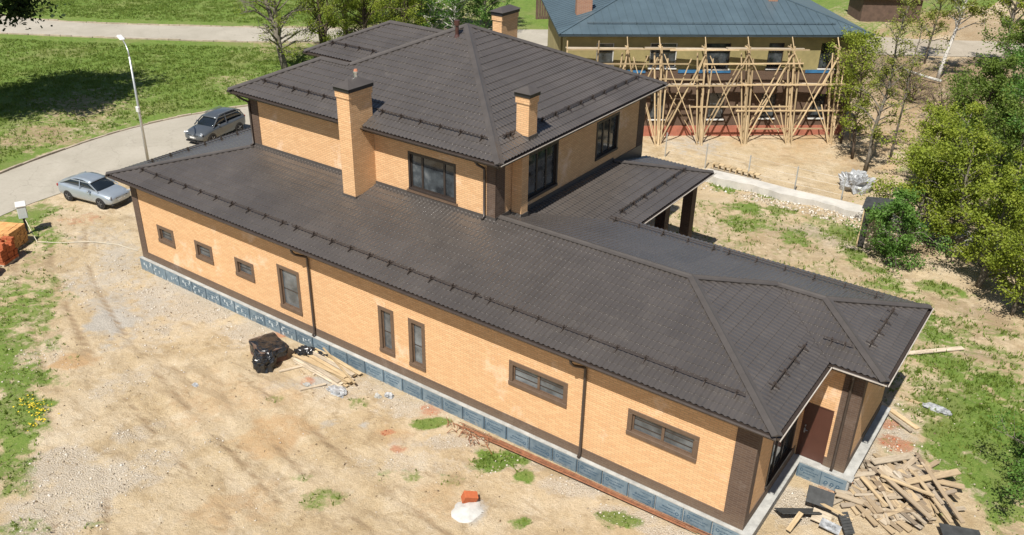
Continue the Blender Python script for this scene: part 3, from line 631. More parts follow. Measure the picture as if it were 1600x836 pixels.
# valley trough
def eaves(edges, z, parent, ov=.61, base='gutter'):
    for (x0, y0), (x1, y1) in edges:
        d = Vector((x1-x0, y1-y0, 0)); L = d.length; d.normalize(); o = Vector((d.y, -d.x, 0))
        a = Vector((x0, y0, z)); b = Vector((x1, y1, z))
        m = MB(); m.beam(a-o*.035+Vector((0,0,-.09))+d*.035, b-o*.035+Vector((0,0,-.09))-d*.035, .03, .17); m.build('fascia', M['gutter'], parent)
        m = MB(); R_ = .068; c = [(o*(.045+R_*math.cos(t_)), R_*math.sin(t_)-.03) for t_ in [math.pi+math.pi*k/8 for k in range(9)]]
        V = [a-d*-.0+q+Vector((0,0,h)) for q, h in c]+[b+q+Vector((0,0,h)) for q, h in c]
        inn = [(q*1.0-o*.0, h) for q, h in c]
        m.add(V, [(k, k+1, 10+k, 9+k) for k in range(8)])
        m.add(V[:9], [tuple(range(9))]); m.add(V[9:], [tuple(reversed(range(9)))])
        m.tube([a+c[-1][0]+Vector((0,0,c[-1][1])), b+c[-1][0]+Vector((0,0,c[-1][1]))], .009, 6)
        m.build(base, M['gutter'], parent, smooth=False)
EL = [(0,0),(30,0),(30,4.27),(31.615,4.27),(31.615,9.64),(20.85,9.64),(20.85,16.5),(17.52,16.5)]
eaves(list(zip(EL[:-1], EL[1:]))+[((0,16.5),(0,0))], ZL, LOW)
M['lit_lip'] = plain('pale_lit_gutter_lip', (.42,.38,.33), .5, .15, 3)  # pale strip added along the eaves; its colour stands in for sunlit gutter edges
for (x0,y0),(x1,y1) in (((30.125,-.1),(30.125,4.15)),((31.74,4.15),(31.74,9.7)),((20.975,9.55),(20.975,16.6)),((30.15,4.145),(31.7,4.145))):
    MB().beam((x0,y0,4.478),(x1,y1,4.478),.03,.03).build('lit_gutter_lip', M['lit_lip'], LOW)
MB().beam((18.255,3.85,8.03),(18.255,16.6,8.03),.022,.022).build('lit_gutter_lip', M['lit_lip'], UP)
EU = [(3.9,UY0),(UX1,UY0),(UX1,UY1),(1.5,UY1),(1.5,10.44),(UX0,10.44),(UX0,9.57),(3.9,9.57)]
eaves(list(zip(EU, EU[1:]+EU[:1])), ZU, UP)
def inset(pl, z, zt, parent, nm, mat):
    MB().prism(pl, z, zt).build(nm, mat, parent)
inset([(.05,.05),(29.95,.05),(29.95,4.32),(31.56,4.32),(31.56,9.59),(20.8,9.59),(20.8,16.45),(.05,16.45)], 4.30, 4.33, LOW, 'soffit', M['soffit'])
inset([(3.95,3.97),(18.08,3.97),(18.08,16.45),(1.55,16.45),(1.55,10.5),(5.6,10.5),(5.6,9.5),(3.95,9.5)], 7.86, 7.89, UP, 'soffit', M['soffit'])
# snow guards
def guard(p0, p1, tan, z_at, down, parent):
    """two rails on brackets along a slope; z_at gives the sheet's height at p0; down: plan direction of fall"""
    nrm = Vector((down[0]*tan, down[1]*tan, 1)).normalized(); a = Vector((*p0, z_at)); b = Vector((*p1, z_at)); d = (b-a).normalized(); L = (b-a).length
    m = MB()
    for h in (.085, .16): m.tube([a+nrm*h, b+nrm*h], .017, 6)
    g = m.build('snow_guard', M['gutter'], parent)
    n = max(2, int(L/.95)+1); dn = Vector((down[0], down[1], -tan)).normalized()
    br = MB(); br.obox(nrm*.10, (d, nrm, dn), (.014, .09, .05)); br.beam(nrm*.05-dn*.16, nrm*.05+dn*.17, .035, .012, nrm); br.beam(nrm*.12+dn*.02, nrm*.05+dn*.2, .02, .012, nrm)
    me = br.mesh('bracket', M['gutter'])
    for i in range(n):
        t_ = (.25+(L-.5)*i/(n-1))
        link('bracket', me, g, a+d*t_)
    return g
for x0, x1 in ((1.2,10.5),(10.75,19.7),(19.8,28.75)): guard((x0,.86), (x1,.86), TL, zl(.86), S_, LOW)
for x0, x1 in ((19.9,24.5),(24.6,30.3)): guard((x0,8.85), (x1,8.85), TL, zl(.79), N_, LOW)
guard((29.17,1.6), (29.17,4.5), TL, zl(.83), E_, LOW); guard((30.75,5.5), (30.75,8.35), TL, zl(.865), E_, LOW); guard((29.5,5.15), (30.4,5.15), TL, zl(.88), S_, LOW)
guard((19.95,9.5), (19.95,15.5), TL, zl(.9), E_, LOW); guard((.85,1.5), (.85,8.5), TL, zl(.85), W_, LOW)
guard((5.1,4.78), (10.85,4.78), TU, zu(.86), S_, UP); guard((11.75,4.78), (17.0,4.78), TU, zu(.86), S_, UP); guard((17.28,7.5), (17.28,15.4), TU, zu(.85), E_, UP); guard((17.28,5.2), (17.28,5.95), TU, zu(.85), E_, UP)
guard((2.44,11.3), (5.6,11.3), TU, zu(.86), S_, UP)
# downspouts
def spout(pts, name='downspout', parent=HOUSE): return MB().tube(pts, .048, 8).build(name, M['gutter'], parent, smooth=True)
for x in (11.78, 23.9): spout([(x-.25,.02,4.38),(x-.25,.05,4.22),(x-.2,.15,4.1),(x,.5,3.92),(x,.53,3.8),(x,.53,.62),(x,.42,.5)])
spout([(30.72,4.3,4.36),(30.72,4.4,4.2),(30.68,4.78,3.95),(30.66,4.80,3.8),(30.66,4.80,.6),(30.66,4.7,.47)])
spout([(17.0,4.0,7.9),(17.02,4.1,7.75),(17.08,4.44,7.5),(17.08,4.46,7.35),(17.08,4.46,5.65),(17.08,4.3,5.58)])
spout([(4.2,4.0,7.9),(4.3,4.1,7.75),(4.45,4.44,7.5),(4.45,4.46,7.35),(4.45,4.46,5.65),(4.45,4.3,5.58)])
# --- upper storey
UY = 4.53
wall('upper_south_wall', 'y', UY, 4.41, 17.52, 4.6, 7.95, [(13.4,15.72,5.76,7.3)], M['brick'], HOUSE)
window('y', UY, 13.4, 15.72, 5.76, 7.3, HOUSE, tw=.09, mull=(.26,.76), glass='dglass', trim='frame')
MB().box(13.32, 15.8, UY-.06, UY+.03, 5.66, 5.755).build('window_sill', M['trim'], HOUSE)
wall('upper_east_wall', 'x', 17.52, UY+.3, 15.88, 4.6, 7.95, [(6.5,8.66,5.6,7.5),(11.6,13.5,5.72,7.42)], M['brick'], HOUSE)
window('x', 17.52, 6.5, 8.66, 5.6, 7.5, HOUSE, tw=.11, mull=(.35,.68), glass='dglass', trim='frame'); window('x', 17.52, 11.6, 13.5, 5.72, 7.42, HOUSE, tw=.11, mull=(.35,.68), glass='dglass', trim='frame')
wall('upper_west_wall', 'w', 4.41, UY+.3, 8.96, 4.6, 7.95, [], M['brick'], HOUSE)
wall('upper_inner_wall', 'n', 8.96, 4.71, 6.1, 4.6, 7.95, [], M['brick'], HOUSE); wall('upper_recess_wall', 'w', 6.1, 8.97, 11.05, 4.6, 7.95, [], M['brick'], HOUSE)
wall('wing_south_wall', 'y', 11.05, 2.11, 6.4, 4.4, 7.95, [], M['brick'], HOUSE); wall('wing_west_wall', 'w', 2.11, 11.35, 15.88, 4.4, 7.95, [], M['brick'], HOUSE)
wall('upper_north_wall', 'n', 15.88, 2.42, 17.21, .43, 7.95, [], M['brick'], HOUSE)
band('y', UY, 17.15, 17.54, 5.4, 7.9, .024, 'corner_pilaster'); band('x', 17.52, UY, UY+.56, 5.4, 7.9, .02, 'corner_pilaster')
band('y', UY, 4.39, 4.93, 5.4, 7.9, .024, 'corner_pilaster'); band('y', UY, 10.0, 10.14, 5.4, 7.9, .02, 'corner_pilaster'); band('x', 17.52, 15.3, 15.90, 4.6, 7.9, .022, 'corner_pilaster')
wall('brick_pier', 'y', 5.52, 17.54, 17.98, 5.0, 7.9, [], M['brick'], HOUSE, th=.42)
def flash(ax, c, u0, u1, z0, z1, d=.035): gbox(MB(), ax, c, u0, u1, -d, .01, z0, z1).build('flashing', M['cap'], HOUSE)
flash('y', UY, 4.36, 11.0, 5.4, 5.66); flash('y', UY, 11.66, 17.56, 5.4, 5.66); flash('y', UY, 4.36, 17.56, 5.5, 5.53, .16)
flash('x', 17.52, 5.95, 13.2, 5.0, 5.42); flash('x', 17.52, 13.2, 15.9, 4.7, 5.3); flash('x', 17.98, 5.5, 5.96, 5.2, 5.56, .03); flash('y', 5.52, 17.56, 18.01, 5.2, 5.58, .03); flash('x', 17.52, 4.5, 5.5, 5.3, 5.66, .03)
# chimneys
def chimney(x0, x1, y0, y1, z0, z1, tan=.35, pipe=None, ov=.1, collar=True, zf=None):
    c = MB().box(x0, x1, y0, y1, z0, z1).build('chimney', M['brick'], HOUSE)
    if collar: MB().box(x0-.035, x1+.035, y0-.035, y1+.035, z1-.26, z1-.012).build('brick_collar', M['brick'], c)
    MB().box(x0-.07, x1+.07, y0-.07, y1+.07, z1-.01, z1+.14).build('cap_band', M['black'], c)
    a, b, e, f = x0-ov-.03, x1+ov+.03, y0-ov-.03, y1+ov+.03; h = min(b-a, f-e)/2
    if f-e > b-a: top = [((a+b)/2, e+h), ((a+b)/2, f-h)]
    else: top = [(a+h, (e+f)/2), (b-h, (e+f)/2)]
    zt = z1+.145; m = MB()
    m.add([(a,e,zt),(b,e,zt),(b,f,zt),(a,f,zt),(*top[0],zt+h*tan*1.4),(*top[1],zt+h*tan*1.4)],
          [(0,3,2,1), (0,1,4), (1,2,5,4), (2,3,5), (3,0,4,5)] if f-e > b-a else [(0,3,2,1), (0,1,5,4), (1,2,5), (2,3,4,5), (3,0,4)])
    m.build('chimney_cap', M['cap'], c)
    if zf is not None:
        MB().box(x0-.03, x1+.03, y0-.03, y1+.03, zf[0], zf[1]).build('flashing', M['cap'], c)
    if pipe:
        m = MB(); m.tube([(pipe[0],pipe[1],zt),(pipe[0],pipe[1],zt+.36)], .075, 12); m.tube([(pipe[0],pipe[1],zt+.36),(pipe[0],pipe[1],zt+.43)], [.10,.10], 12); m.build('flue_pipe', M['steel'], c, smooth=False)
        MB().tube([(pipe[0],pipe[1],zt+.43),(pipe[0],pipe[1],zt+.5)], [.085,.06], 10).build('flue_cap', plain('clay_flue_cap', (.45,.18,.10), .8), c)
    return c
chimney(11.02, 11.67, 3.34, 4.53, 5.1, 9.5, pipe=(11.3, 4.15), zf=(5.1, 5.36))
chimney(17.24, 17.78, 6.16, 6.70, 7.9, 9.80, zf=(8.0, 8.36))
chimney(9.62, 10.15, 15.0, 16.3, 8.1, 10.2)
MB().box(16.98, 17.24, 6.05, 6.81, 8.28, 8.50).build('flashing', M['cap'], UP)
m = MB(); m.tube([(11.89,9.47,10.4),(11.89,9.47,10.95)], .075, 12); m.tube([(11.89,9.47,10.95),(11.89,9.47,11.15)], [.12,.12], 12); m.tube([(11.89,9.47,10.42),(11.89,9.47,10.58)], [.15,.08], 12); m.build('vent_pipe', plain('dark_red_vent', (.06,.025,.02), .4), HOUSE)
# porch: floor, columns and the shaded wall under its roof
MB().box(17.5, 21.1, 9.3, 16.7, -.3, .28).build('terrace', M['concrete'], HOUSE)
for cy in (15.6, 12.9): MB().box(20.05, 20.5, cy-.22, cy+.22, .28, 4.32).build('column', M['dbrick'], HOUSE)
wall('porch_wall', 'x', 17.6, 9.03, 15.85, .28, 4.32, [(10.5,13.5,.3,2.7)], M['brick'], HOUSE)
window('x', 17.6, 10.5, 13.5, .3, 2.7, HOUSE, tw=.1, mull=(.33,.66), glass='dglass', trim='frame', sill=False)
# ------------------------------------------------------------------ the neighbour's house under construction and its scaffolding
def facing(name, c, cat, label, ang, group=None): return empty(name, c, ang, label, cat, group)
NB = empty('neighbour_house', (9.913, 31.292, 0), math.radians(39.19), 'unfinished two-storey house with blue-grey seamed metal roof behind wooden scaffolding', 'house')
M['wool'] = plain('yellow_insulation', (.265,.225,.10), .95, .2, 1.2, bump=.3, obj=True)
M['bbrick'] = brick_mat('umber_brick', (.115,.070,.045), (.090,.055,.036), (.13,.10,.08), None, obj=True)
M['redp'] = plain('red_plinth', (.35,.125,.08), .85, .2, 1.5, bump=.3)
M['bluem'] = plain('blue_membrane', (.03,.13,.27), .6, .3, 1.5)
M['seam'] = plain('blue_grey_seam_roof', (.070,.102,.122), .38, .15, .6)
M['white'] = plain('white_paint', (.58,.58,.56), .6, .08, 4)
UWN = [(-3.4,-2.3,4.5,5.87),(0,1.72,4.31,5.88),(3.55,5.15,4.25,5.87),(7.6,8.6,4.28,5.9),(11.0,12.2,4.28,5.9)]
LWN = [(.3,1.3,.95,2.65),(4.15,5.2,.95,2.68),(7.6,8.6,1.0,2.6),(10.9,11.9,1.0,2.6),(-3.5,-2.5,.95,2.65)]
wall('upper_wall', 'y', 0, -5.3, 13.45, 4.16, 6.5, UWN, M['wool'], NB); wall('lower_wall', 'y', -.04, -5.3, 13.45, .5, 4.14, LWN, M['bbrick'], NB)
wall('side_wall', 'w', -5.3, .31, 10.8, .62, 6.5, [(2,3,4.4,5.8)], M['wool'], NB); wall('side_wall', 'x', 13.45, .31, 10.8, .62, 6.5, [], M['bbrick'], NB); wall('back_wall', 'n', 10.8, -5, 13.1, .62, 6.5, [], M['bbrick'], NB)
MB().box(-5.35, 13.5, -.09, 10.85, -.4, .498).build('plinth', M['redp'], NB)
for a, b in ((-5.3,-.2),(1.9,3.3),(3.3,5.3),(10.2,11.9)): MB().box(a, b, -.075, -.045, 4.0, 4.20).build('membrane_strip', M['bluem'], NB)
for h in UWN+LWN:
    c = 0 if h in UWN else -.04
    w = MB(); w.box(h[0], h[1], c+.14, c+.17, h[2], h[3]); w = w.build('window', M['dglass'], NB)
    MB().box(h[0]-.05, h[1]+.05, c-.1, c+.12, h[2]-.07, h[2]).build('sill', M['white'], w)
    m = MB(); q = .05
    m.box(h[0]+.002, h[0]+q, c+.07, c+.13, h[2]+.002, h[3]-.002); m.box(h[1]-q, h[1]-.002, c+.07, c+.13, h[2]+.002, h[3]-.002); m.box(h[0]+q, h[1]-q, c+.07, c+.13, h[3]-q, h[3]-.002); m.box(h[0]+q, h[1]-q, c+.07, c+.13, h[2]+.002, h[2]+q)
    m.build('frame', M['frame'] if random.random() < .7 else M['white'], w)
nt_ = .30; ex0, ex1, ey0, ey1 = -5.9, 14.05, -.6, 11.4; hd = (ey1-ey0)/2; zt = 6.55+hd*nt_
RF = MB(); RF.add([(ex0,ey0,6.55),(ex1,ey0,6.55),(ex1,ey1,6.55),(ex0,ey1,6.55),(ex0+hd,ey0+hd,zt),(ex1-hd,ey0+hd,zt)], [(0,1,5,4),(1,2,5),(2,3,4,5),(3,0,4)])
RF = RF.build('roof', M['seam'], NB)
MB().prism([(ex0+.02,ey0+.02),(ex1-.02,ey0+.02),(ex1-.02,ey1-.02),(ex0+.02,ey1-.02)], 6.40, 6.52).build('eave_board', plain('dark_blue_eave', (.03,.045,.055), .5), NB)
x = ex0+.4
while x < ex1-.3:
    k = min(hd, x-ex0, ex1-x); m = MB(); m.beam((x,ey0,6.565), (x,ey0+k,6.565+k*nt_), .022, .05); m.build('standing_seam', M['seam'], RF); x += .52
y = ey0+.4
while y < ey1-.3:
    k = min(hd, y-ey0, ey1-y); m = MB(); m.beam((ex0,y,6.565), (ex0+k,y,6.565+k*nt_), .022, .05); m.build('standing_seam', M['seam'], RF); y += .52
for a, b in (((ex0,ey0,6.57),(ex0+hd,ey0+hd,zt+.02)),((ex1,ey0,6.57),(ex1-hd,ey0+hd,zt+.02))): MB().beam(a, b, .14, .05).build('hip_cap', M['seam'], RF)
m = MB(); m.tube([(-4.0,.55,7.04),(11.9,.55,7.04)], .02, 6); m.tube([(-4.0,.55,6.98),(11.9,.55,6.98)], .02, 6)
for k in range(18): m.box(-3.6+k*.9-.012, -3.6+k*.9+.012, .5, .66, 6.88, 7.06)
m.build('snow_guard', M['seam'], RF)
for a, b, c, d, z in ((-4.4,-3.4,2.7,3.4,8.6),(8.4,9.0,3.5,4.1,8.6)): MB().box(a, b, c, d, 7.0, z).build('chimney', brick_mat('red_chimney_brick', (.34,.17,.10), (.28,.13,.08), (.35,.28,.22), obj=True), NB)
SCF = empty('wooden_scaffolding', (9.913, 31.292, 0), math.radians(39.19), 'scaffolding of raw timber poles and crossed braces against the unfinished house', 'scaffolding')
t = NT('raw_timber'); p = t.pos(True); mp = t.n("Mapping"); mp.inputs['Scale'].default_value = (1, 6, 6); t.l(p, mp.inputs['Vector'])
wc = t.ramp(t.noise(mp.outputs[0], 2.5, 5, .7), [(.3, (.34,.245,.135)), (.55, (.46,.35,.21)), (.75, (.53,.43,.28))])
M['timber'] = t.fin(rand_tint(t, wc, .28), .8, 0, .25)
t = NT('weathered_timber'); p = t.pos(True); mp = t.n("Mapping"); mp.inputs['Scale'].default_value = (1, 7, 7); t.l(p, mp.inputs['Vector'])
wc = t.ramp(t.noise(mp.outputs[0], 2.2, 6, .72), [(.3, (.22,.18,.135)), (.5, (.40,.335,.25)), (.72, (.52,.455,.36))])
M['oldwood'] = t.fin(rand_tint(t, wc, .3), .85, 0, .2)
t = NT('scrap_timber'); p = t.pos(True); mp = t.n("Mapping"); mp.inputs['Scale'].default_value = (1, 7, 7); t.l(p, mp.inputs['Vector']); oi = t.n("ObjectInfo").outputs['Random']
wa = t.ramp(oi, [(0,(.26,.215,.165)),(.25,(.44,.375,.285)),(.5,(.33,.255,.17)),(.7,(.50,.385,.235)),(.85,(.20,.15,.105)),(1,(.52,.47,.39))])
wc = t.mix(t.ramp(t.noise(mp.outputs[0], 2.6, 6, .75), [(.4,(0,0,0)),(.7,(.65,.65,.65))]), wa, (.19,.145,.10))
M['scrap'] = t.fin(wc, .88, 0, .2)
def pole(a, b, w=.07, h=.07, name='brace', par=SCF, mat='timber'):
    j = lambda p: (p[0]+random.uniform(-.05,.05), p[1]+random.uniform(-.03,.03), p[2])
    a, b = Vector(j(a)), Vector(j(b)); L = (b-a).length; m = MB(); m.box(-L/2, L/2, -w/2, w/2, -h/2, h/2)
    o = m.build(name, M[mat], par); o.matrix_local = Matrix.Translation((a+b)/2) @ (b-a).to_track_quat('X', 'Z').to_matrix().to_4x4(); return o
FT = [-2.2, .67, 3.39, 6.3, 9.2, 11.98]; TP = [-1.6, .41, 3.22, 5.94, 8.79, 11.7]
rs_ = random.Random(3); ju = lambda k: rs_.uniform(-k, k)
for i, (f, tp) in enumerate(zip(FT, TP)):
    pole((f, -1.75, -.25), (tp+ju(.1), -1.1, 5.95), name='post', w=.08, h=.08); pole((f-.15, -1.6, -.2), (tp-.35+ju(.15), -1.15, 5.55), name='post', w=.085); pole((f+.2, -.55, -.15), (tp+.1, -.35, 5.9), name='post', w=.08)
    pole((f+.12, -1.7, -.2), (tp+.45+ju(.15), -1.1, 5.2), name='post', w=.08); pole((f+ju(.1), -2.1, -.3), (f+.05, -1.3, 1.6), name='post', w=.08); pole((f-.05, -1.4, -.2), (tp+ju(.3), -.8, 3.6), name='post', w=.06)
    pole((tp-.5, -.9, 3.4), (tp+.1, -1.1, 5.7), w=.07, name='prop'); pole((tp+.55, -.9, 3.4), (tp-.05, -1.15, 5.7), w=.07, name='prop')
    pole((tp, -1.1, 5.75), (tp, -.55, 6.42), w=.05, h=.05, name='prop'); pole((tp, -1.2, 5.75), (tp, -.2, 5.75), name='bearer'); pole((tp, -1.25, 3.5), (tp, -.2, 3.5), name='bearer'); pole((f, -1.3, 1.9), (f, -.2, 1.9), name='bearer')
    if i < len(FT)-1:
        pole((f+.1, -1.62, .05), (TP[i+1]-.1+ju(.15), -1.28, 5.5+ju(.2)), w=.10, h=.05); pole((FT[i+1]-.1, -1.68, .05), (tp+.12+ju(.15), -1.36, 5.45+ju(.2)), w=.10, h=.05)
        pole((f+.2, -1.0, .1), (TP[i+1]-.5+ju(.3), -.8, 4.9+ju(.4)), w=.075, h=.045); pole((FT[i+1]-.2, -2.0, -.2), (FT[i+1]-.9+ju(.2), -1.3, 2.3), w=.07, h=.05)
        if i % 2: pole((f+.3, -.45, .2), (TP[i+1]-.4, -.35, 3.4), w=.1, h=.04); pole((FT[i+1]-.3, -.5, .2), (tp+.5, -.4, 3.4), w=.1, h=.04)
for z, a, b in ((5.82,-5.5,1.2),(5.80,.9,5.2),(5.83,4.9,9.65),(4.95,-3.4,2.2),(4.93,3.1,9.4),(3.58,-1.0,5.4),(3.62,5.3,12.6),(3.62,9,14.2),(2.2,2.6,9.2),(1.95,5.5,13.2),(4.0,.6,3.2),(.75,6,11.9)):
    pole((a, -1.46, z), (b, -1.44, z+random.uniform(-.06,.06)), w=.045, h=.085, name='rail')
for z, a, b in ((5.72,-5.4,-.6),(5.72,-.5,4.6),(5.72,4.7,9.5),(3.45,-1,4.8),(3.45,4.9,9.3),(3.45,9.2,13.2)):
    for k in range(2): pole((a, -.75+k*.24, z), (b+random.uniform(-.2,.2), -.95+k*.22, z), w=.18, h=.04, name='deck_board', mat='oldwood')
pole((-5.4,-1.4,-.15), (-5.45,-1.2,6.3), name='post'); pole((-3.6,-1.3,-.15), (-3.5,-1.2,6.3), name='post'); pole((11.9,-1.45,-.15),(13.2,-1.4,3.4)); pole((13.4,-1.5,-.15),(12.6,-1.4,3.8), name='post')
# ------------------------------------------------------------------ cars
M['tyre'] = plain('tyre_rubber', (.012,.012,.013), .8); M['rim'] = plain('alloy_rim', (.42,.43,.44), .3, .1, 9, metal=.7)
M['lampglass'] = plain('headlamp_glass', (.30,.32,.34), .08, .1, 9); M['red'] = plain('tail_lamp_red', (.30,.01,.01), .25); M['carglass'] = plain('car_glass', (.010,.014,.018), .04, .2, 1.5, spec=.9)
M['grille'] = plain('black_grille', (.012,.012,.013), .4, .2, 20)
def paint(name, c):
    t = NT(name); p = t.pos(True); n = t.noise(p, 2.0, 4); t.b.inputs['Coat Weight'].default_value = .7; t.b.inputs['Coat Roughness'].default_value = .06
    return t.fin(t.ramp(n, [(.3, tuple(x*.92 for x in c)), (.7, c)]), t.math('MULTIPLY_ADD', n, .15, .28), .55, .5)
def loft(secs, mat, name, parent, closed_ends=True, sub=True):
    m = MB(); n = len(secs[0])
    for s in secs: m.v += [tuple(q) for q in s]
    for i in range(len(secs)-1):
        for k in range(n):
            m.f.append((i*n+k, (i+1)*n+k, (i+1)*n+(k+1) % n, i*n+(k+1) % n))
    if closed_ends: m.f.append(tuple(range(n))); m.f.append(tuple((len(secs)-1)*n+k for k in reversed(range(n))))
    o = m.build(name, mat, parent, smooth=True)
    if sub:
        md = o.modifiers.new('smooth', 'SUBSURF'); md.levels = md.render_levels = 1
    return o
def car(name, loc, ang, label, col, suv=False, scale=.88):
    r = empty(name, loc, ang, label, 'car'); r.scale = (scale,)*3
    P = paint(name+'_paint', col)
    if not suv:   # x, z bottom, z shoulder, z top, half width
        S = [(2.20,.40,.60,.66,.62),(2.13,.28,.68,.78,.78),(1.88,.22,.76,.88,.84),(1.45,.20,.85,.96,.87),(1.0,.20,.89,1.01,.875),(.55,.20,.91,1.02,.875),(0,.20,.92,1.01,.875),(-.8,.20,.94,1.02,.875),(-1.3,.20,.97,1.06,.87),(-1.75,.22,1.0,1.10,.86),(-2.1,.28,.99,1.09,.81),(-2.22,.40,.90,1.0,.72)]
        roof = [(1.22,.96,.99,.74),(.80,.97,1.21,.71),(.35,.98,1.42,.64),(-.1,.99,1.49,.61),(-.6,1.0,1.49,.60),(-1.1,1.02,1.41,.60),(-1.6,1.04,1.24,.63),(-1.95,1.07,1.10,.66)]
        wx, wr = (1.30,-1.30), .31
    else:
        S = [(2.2,.45,.70,.76,.66),(2.12,.34,.76,.86,.80),(1.85,.26,.84,.98,.88),(1.4,.24,.92,1.05,.90),(.95,.24,.97,1.10,.91),(.5,.24,.99,1.10,.91),(0,.24,1.0,1.1,.91),(-.8,.24,1.02,1.1,.91),(-1.4,.24,1.04,1.1,.91),(-1.8,.27,1.05,1.1,.89),(-2.1,.34,1.05,1.1,.86),(-2.2,.45,1.0,1.05,.80)]
        roof = [(1.1,1.04,1.06,.76),(.72,1.05,1.30,.74),(.35,1.05,1.56,.67),(-.1,1.06,1.64,.65),(-.7,1.06,1.65,.64),(-1.3,1.06,1.63,.64),(-1.75,1.06,1.52,.66),(-2.08,1.06,1.12,.70)]
        wx, wr = (1.33,-1.33), .35
    def ring(x, zb, zs, zt, w):
        h = [(0,zt),(w*.55,zt-.005),(w*.86,zs+(zt-zs)*.55),(w*.985,zs-.03),(w,zs-.2),(w*.985,zb+.12),(w*.9,zb),(0,zb)]
        return [(x,-a,b) for a, b in h]+[(x,a,b) for a, b in reversed(h[1:-1])]
    body = loft([ring(*s) for s in S], P, 'body', r)
    def cab(x, zb, zt, w, inf=0):
        zt += inf; wb = .80 if not suv else .84
        h = [(0,zt),(w*.7,zt-.005),(w+inf,zt-.06),(wb,zb-.02),(0,zb-.05)]
        return [(x,-a,b) for a, b in h]+[(x,a,b) for a, b in reversed(h[1:-1])]
    cb = loft([cab(*s) for s in roof], M['carglass'], 'glasshouse', r)
    # roof panel and pillars
    m = MB(); q = [s for s in roof if s[2] > (1.3 if not suv else 1.5)]
    rows = [[(s[0], y*(s[3]-.02), s[2]+.004-.03*abs(y)**3) for y in (-1,-.6,0,.6,1)] for s in q]
    rows = [[(x+.16, y, z-.045) for x, y, z in rows[0]]]+rows+[[(x-.2, y, z-.05) for x, y, z in rows[-1]]]
    for row in rows: m.v += row
    for i in range(len(rows)-1):
        for k in range(4): m.f.append((i*5+k, i*5+k+1, (i+1)*5+k+1, (i+1)*5+k))
    ro = m.build('roof', P, r, smooth=True); md = ro.modifiers.new('thick', 'SOLIDIFY'); md.thickness = .03; md.offset = 0
    for sd in (-1, 1):
        f0, f1 = roof[0], q[0]; b0, b1 = roof[-1], q[-1]; wb = .80 if not suv else .84
        m = MB(); m.beam((f0[0]-.02, sd*(wb-.015), f0[1]), (f1[0]+.05, sd*(f1[3]-.005), f1[2]-.05), .05, .06); m.beam((f1[0]+.05, sd*(f1[3]-.005), f1[2]-.045), (b1[0]-.05, sd*(b1[3]-.005), b1[2]-.05), .05, .05)
        m.beam((b1[0]-.05, sd*(b1[3]-.005), b1[2]-.05), (b0[0]+.05, sd*(wb-.06), b0[1]), .06, .10)
        m.beam((-.25, sd*(wb+.0), .96 if not suv else 1.06), (-.3, sd*(q[1][3]-.0), q[1][2]-.06), .04, .07)
        m.build('pillar', P, r)
        m = MB(); m.obox((.62, sd*.95, 1.0 if not suv else 1.14), ((1,0,0),(0,1,0),(0,0,1)), (.06,.10,.065)); m.build('mirror', P, r, bevel=.03)
        hz = .765 if not suv else .86; m = MB(); m.obox((2.02, sd*.62, hz-.03), ((.86,-sd*.5,-.15),(sd*.5,.86,0),(0,0,1)), (.05,.21,.06)); m.build('headlight', M['lampglass'], r, bevel=.02)
        m = MB(); m.obox((-2.1, sd*.66, .86 if not suv else .98), ((.9,sd*.3,0),(-sd*.3,.9,0),(0,0,1)), (.06,.16,.07)); m.build('tail_light', M['red'], r, bevel=.02)
        if suv: MB().tube([(.2,sd*.6,1.66),(.1,sd*.6,1.70),(-1.3,sd*.6,1.69),(-1.5,sd*.6,1.62)], .02, 6).build('roof_rail', M['rim'], r)
    gz = .58 if not suv else .66
    MB().box(2.06, 2.185, -.44, .44, gz-.13, gz+.10).build('grille', M['grille'], r, bevel=.02); MB().box(2.195, 2.21, -.26, .26, gz-.14, gz-.03).build('number_plate', M['white'], r); MB().box(2.19, 2.212, -.06, .06, gz+.05, gz+.10).build('badge', M['rim'], r, bevel=.01)
    MB().box(1.98, 2.16, -.72, .72, .22, .33).build('lower_bumper', M['grille'], r, bevel=.03)
    for x in wx:
        for sd in (-1, 1):
            m = MB(); y = sd*(.79 if not suv else .83)
            m.tube([(x, y-.10, wr), (x, y-.07, wr), (x, y+.07, wr), (x, y+.10, wr)], [wr*.82, wr, wr, wr*.82], 20); w = m.build('wheel', M['tyre'], r, smooth=False)
            m = MB(); yo = y+sd*.098; m.tube([(x, y, wr), (x, yo, wr)], [wr*.66, wr*.66], 16)
            for k in range(5):
                a = 2*math.pi*k/5; m.beam((x+.03*math.cos(a), yo+sd*.008, wr+.03*math.sin(a)), (x+wr*.62*math.cos(a), yo+sd*.006, wr+wr*.62*math.sin(a)), .014, .045, (0,sd,0))
            m.build('rim', M['rim'], w)
            m = MB(); m.tube([(x, sd*(.80 if not suv else .84), wr), (x, sd*(.868 if not suv else .908), wr)], [wr*1.16]*2, 18); m.build('wheel_arch', M['grille'], r)
    return r
car('sedan', (-8.32, 3.72, -.16), math.radians(11), 'silver sedan parked on the dirt beside the corner of the brick house', (.40,.455,.51))
car('suv', (-11.55, 14.1, -.16), math.radians(-80), 'grey suv parked on the road behind the lamp post', (.12,.135,.15), True, .92)
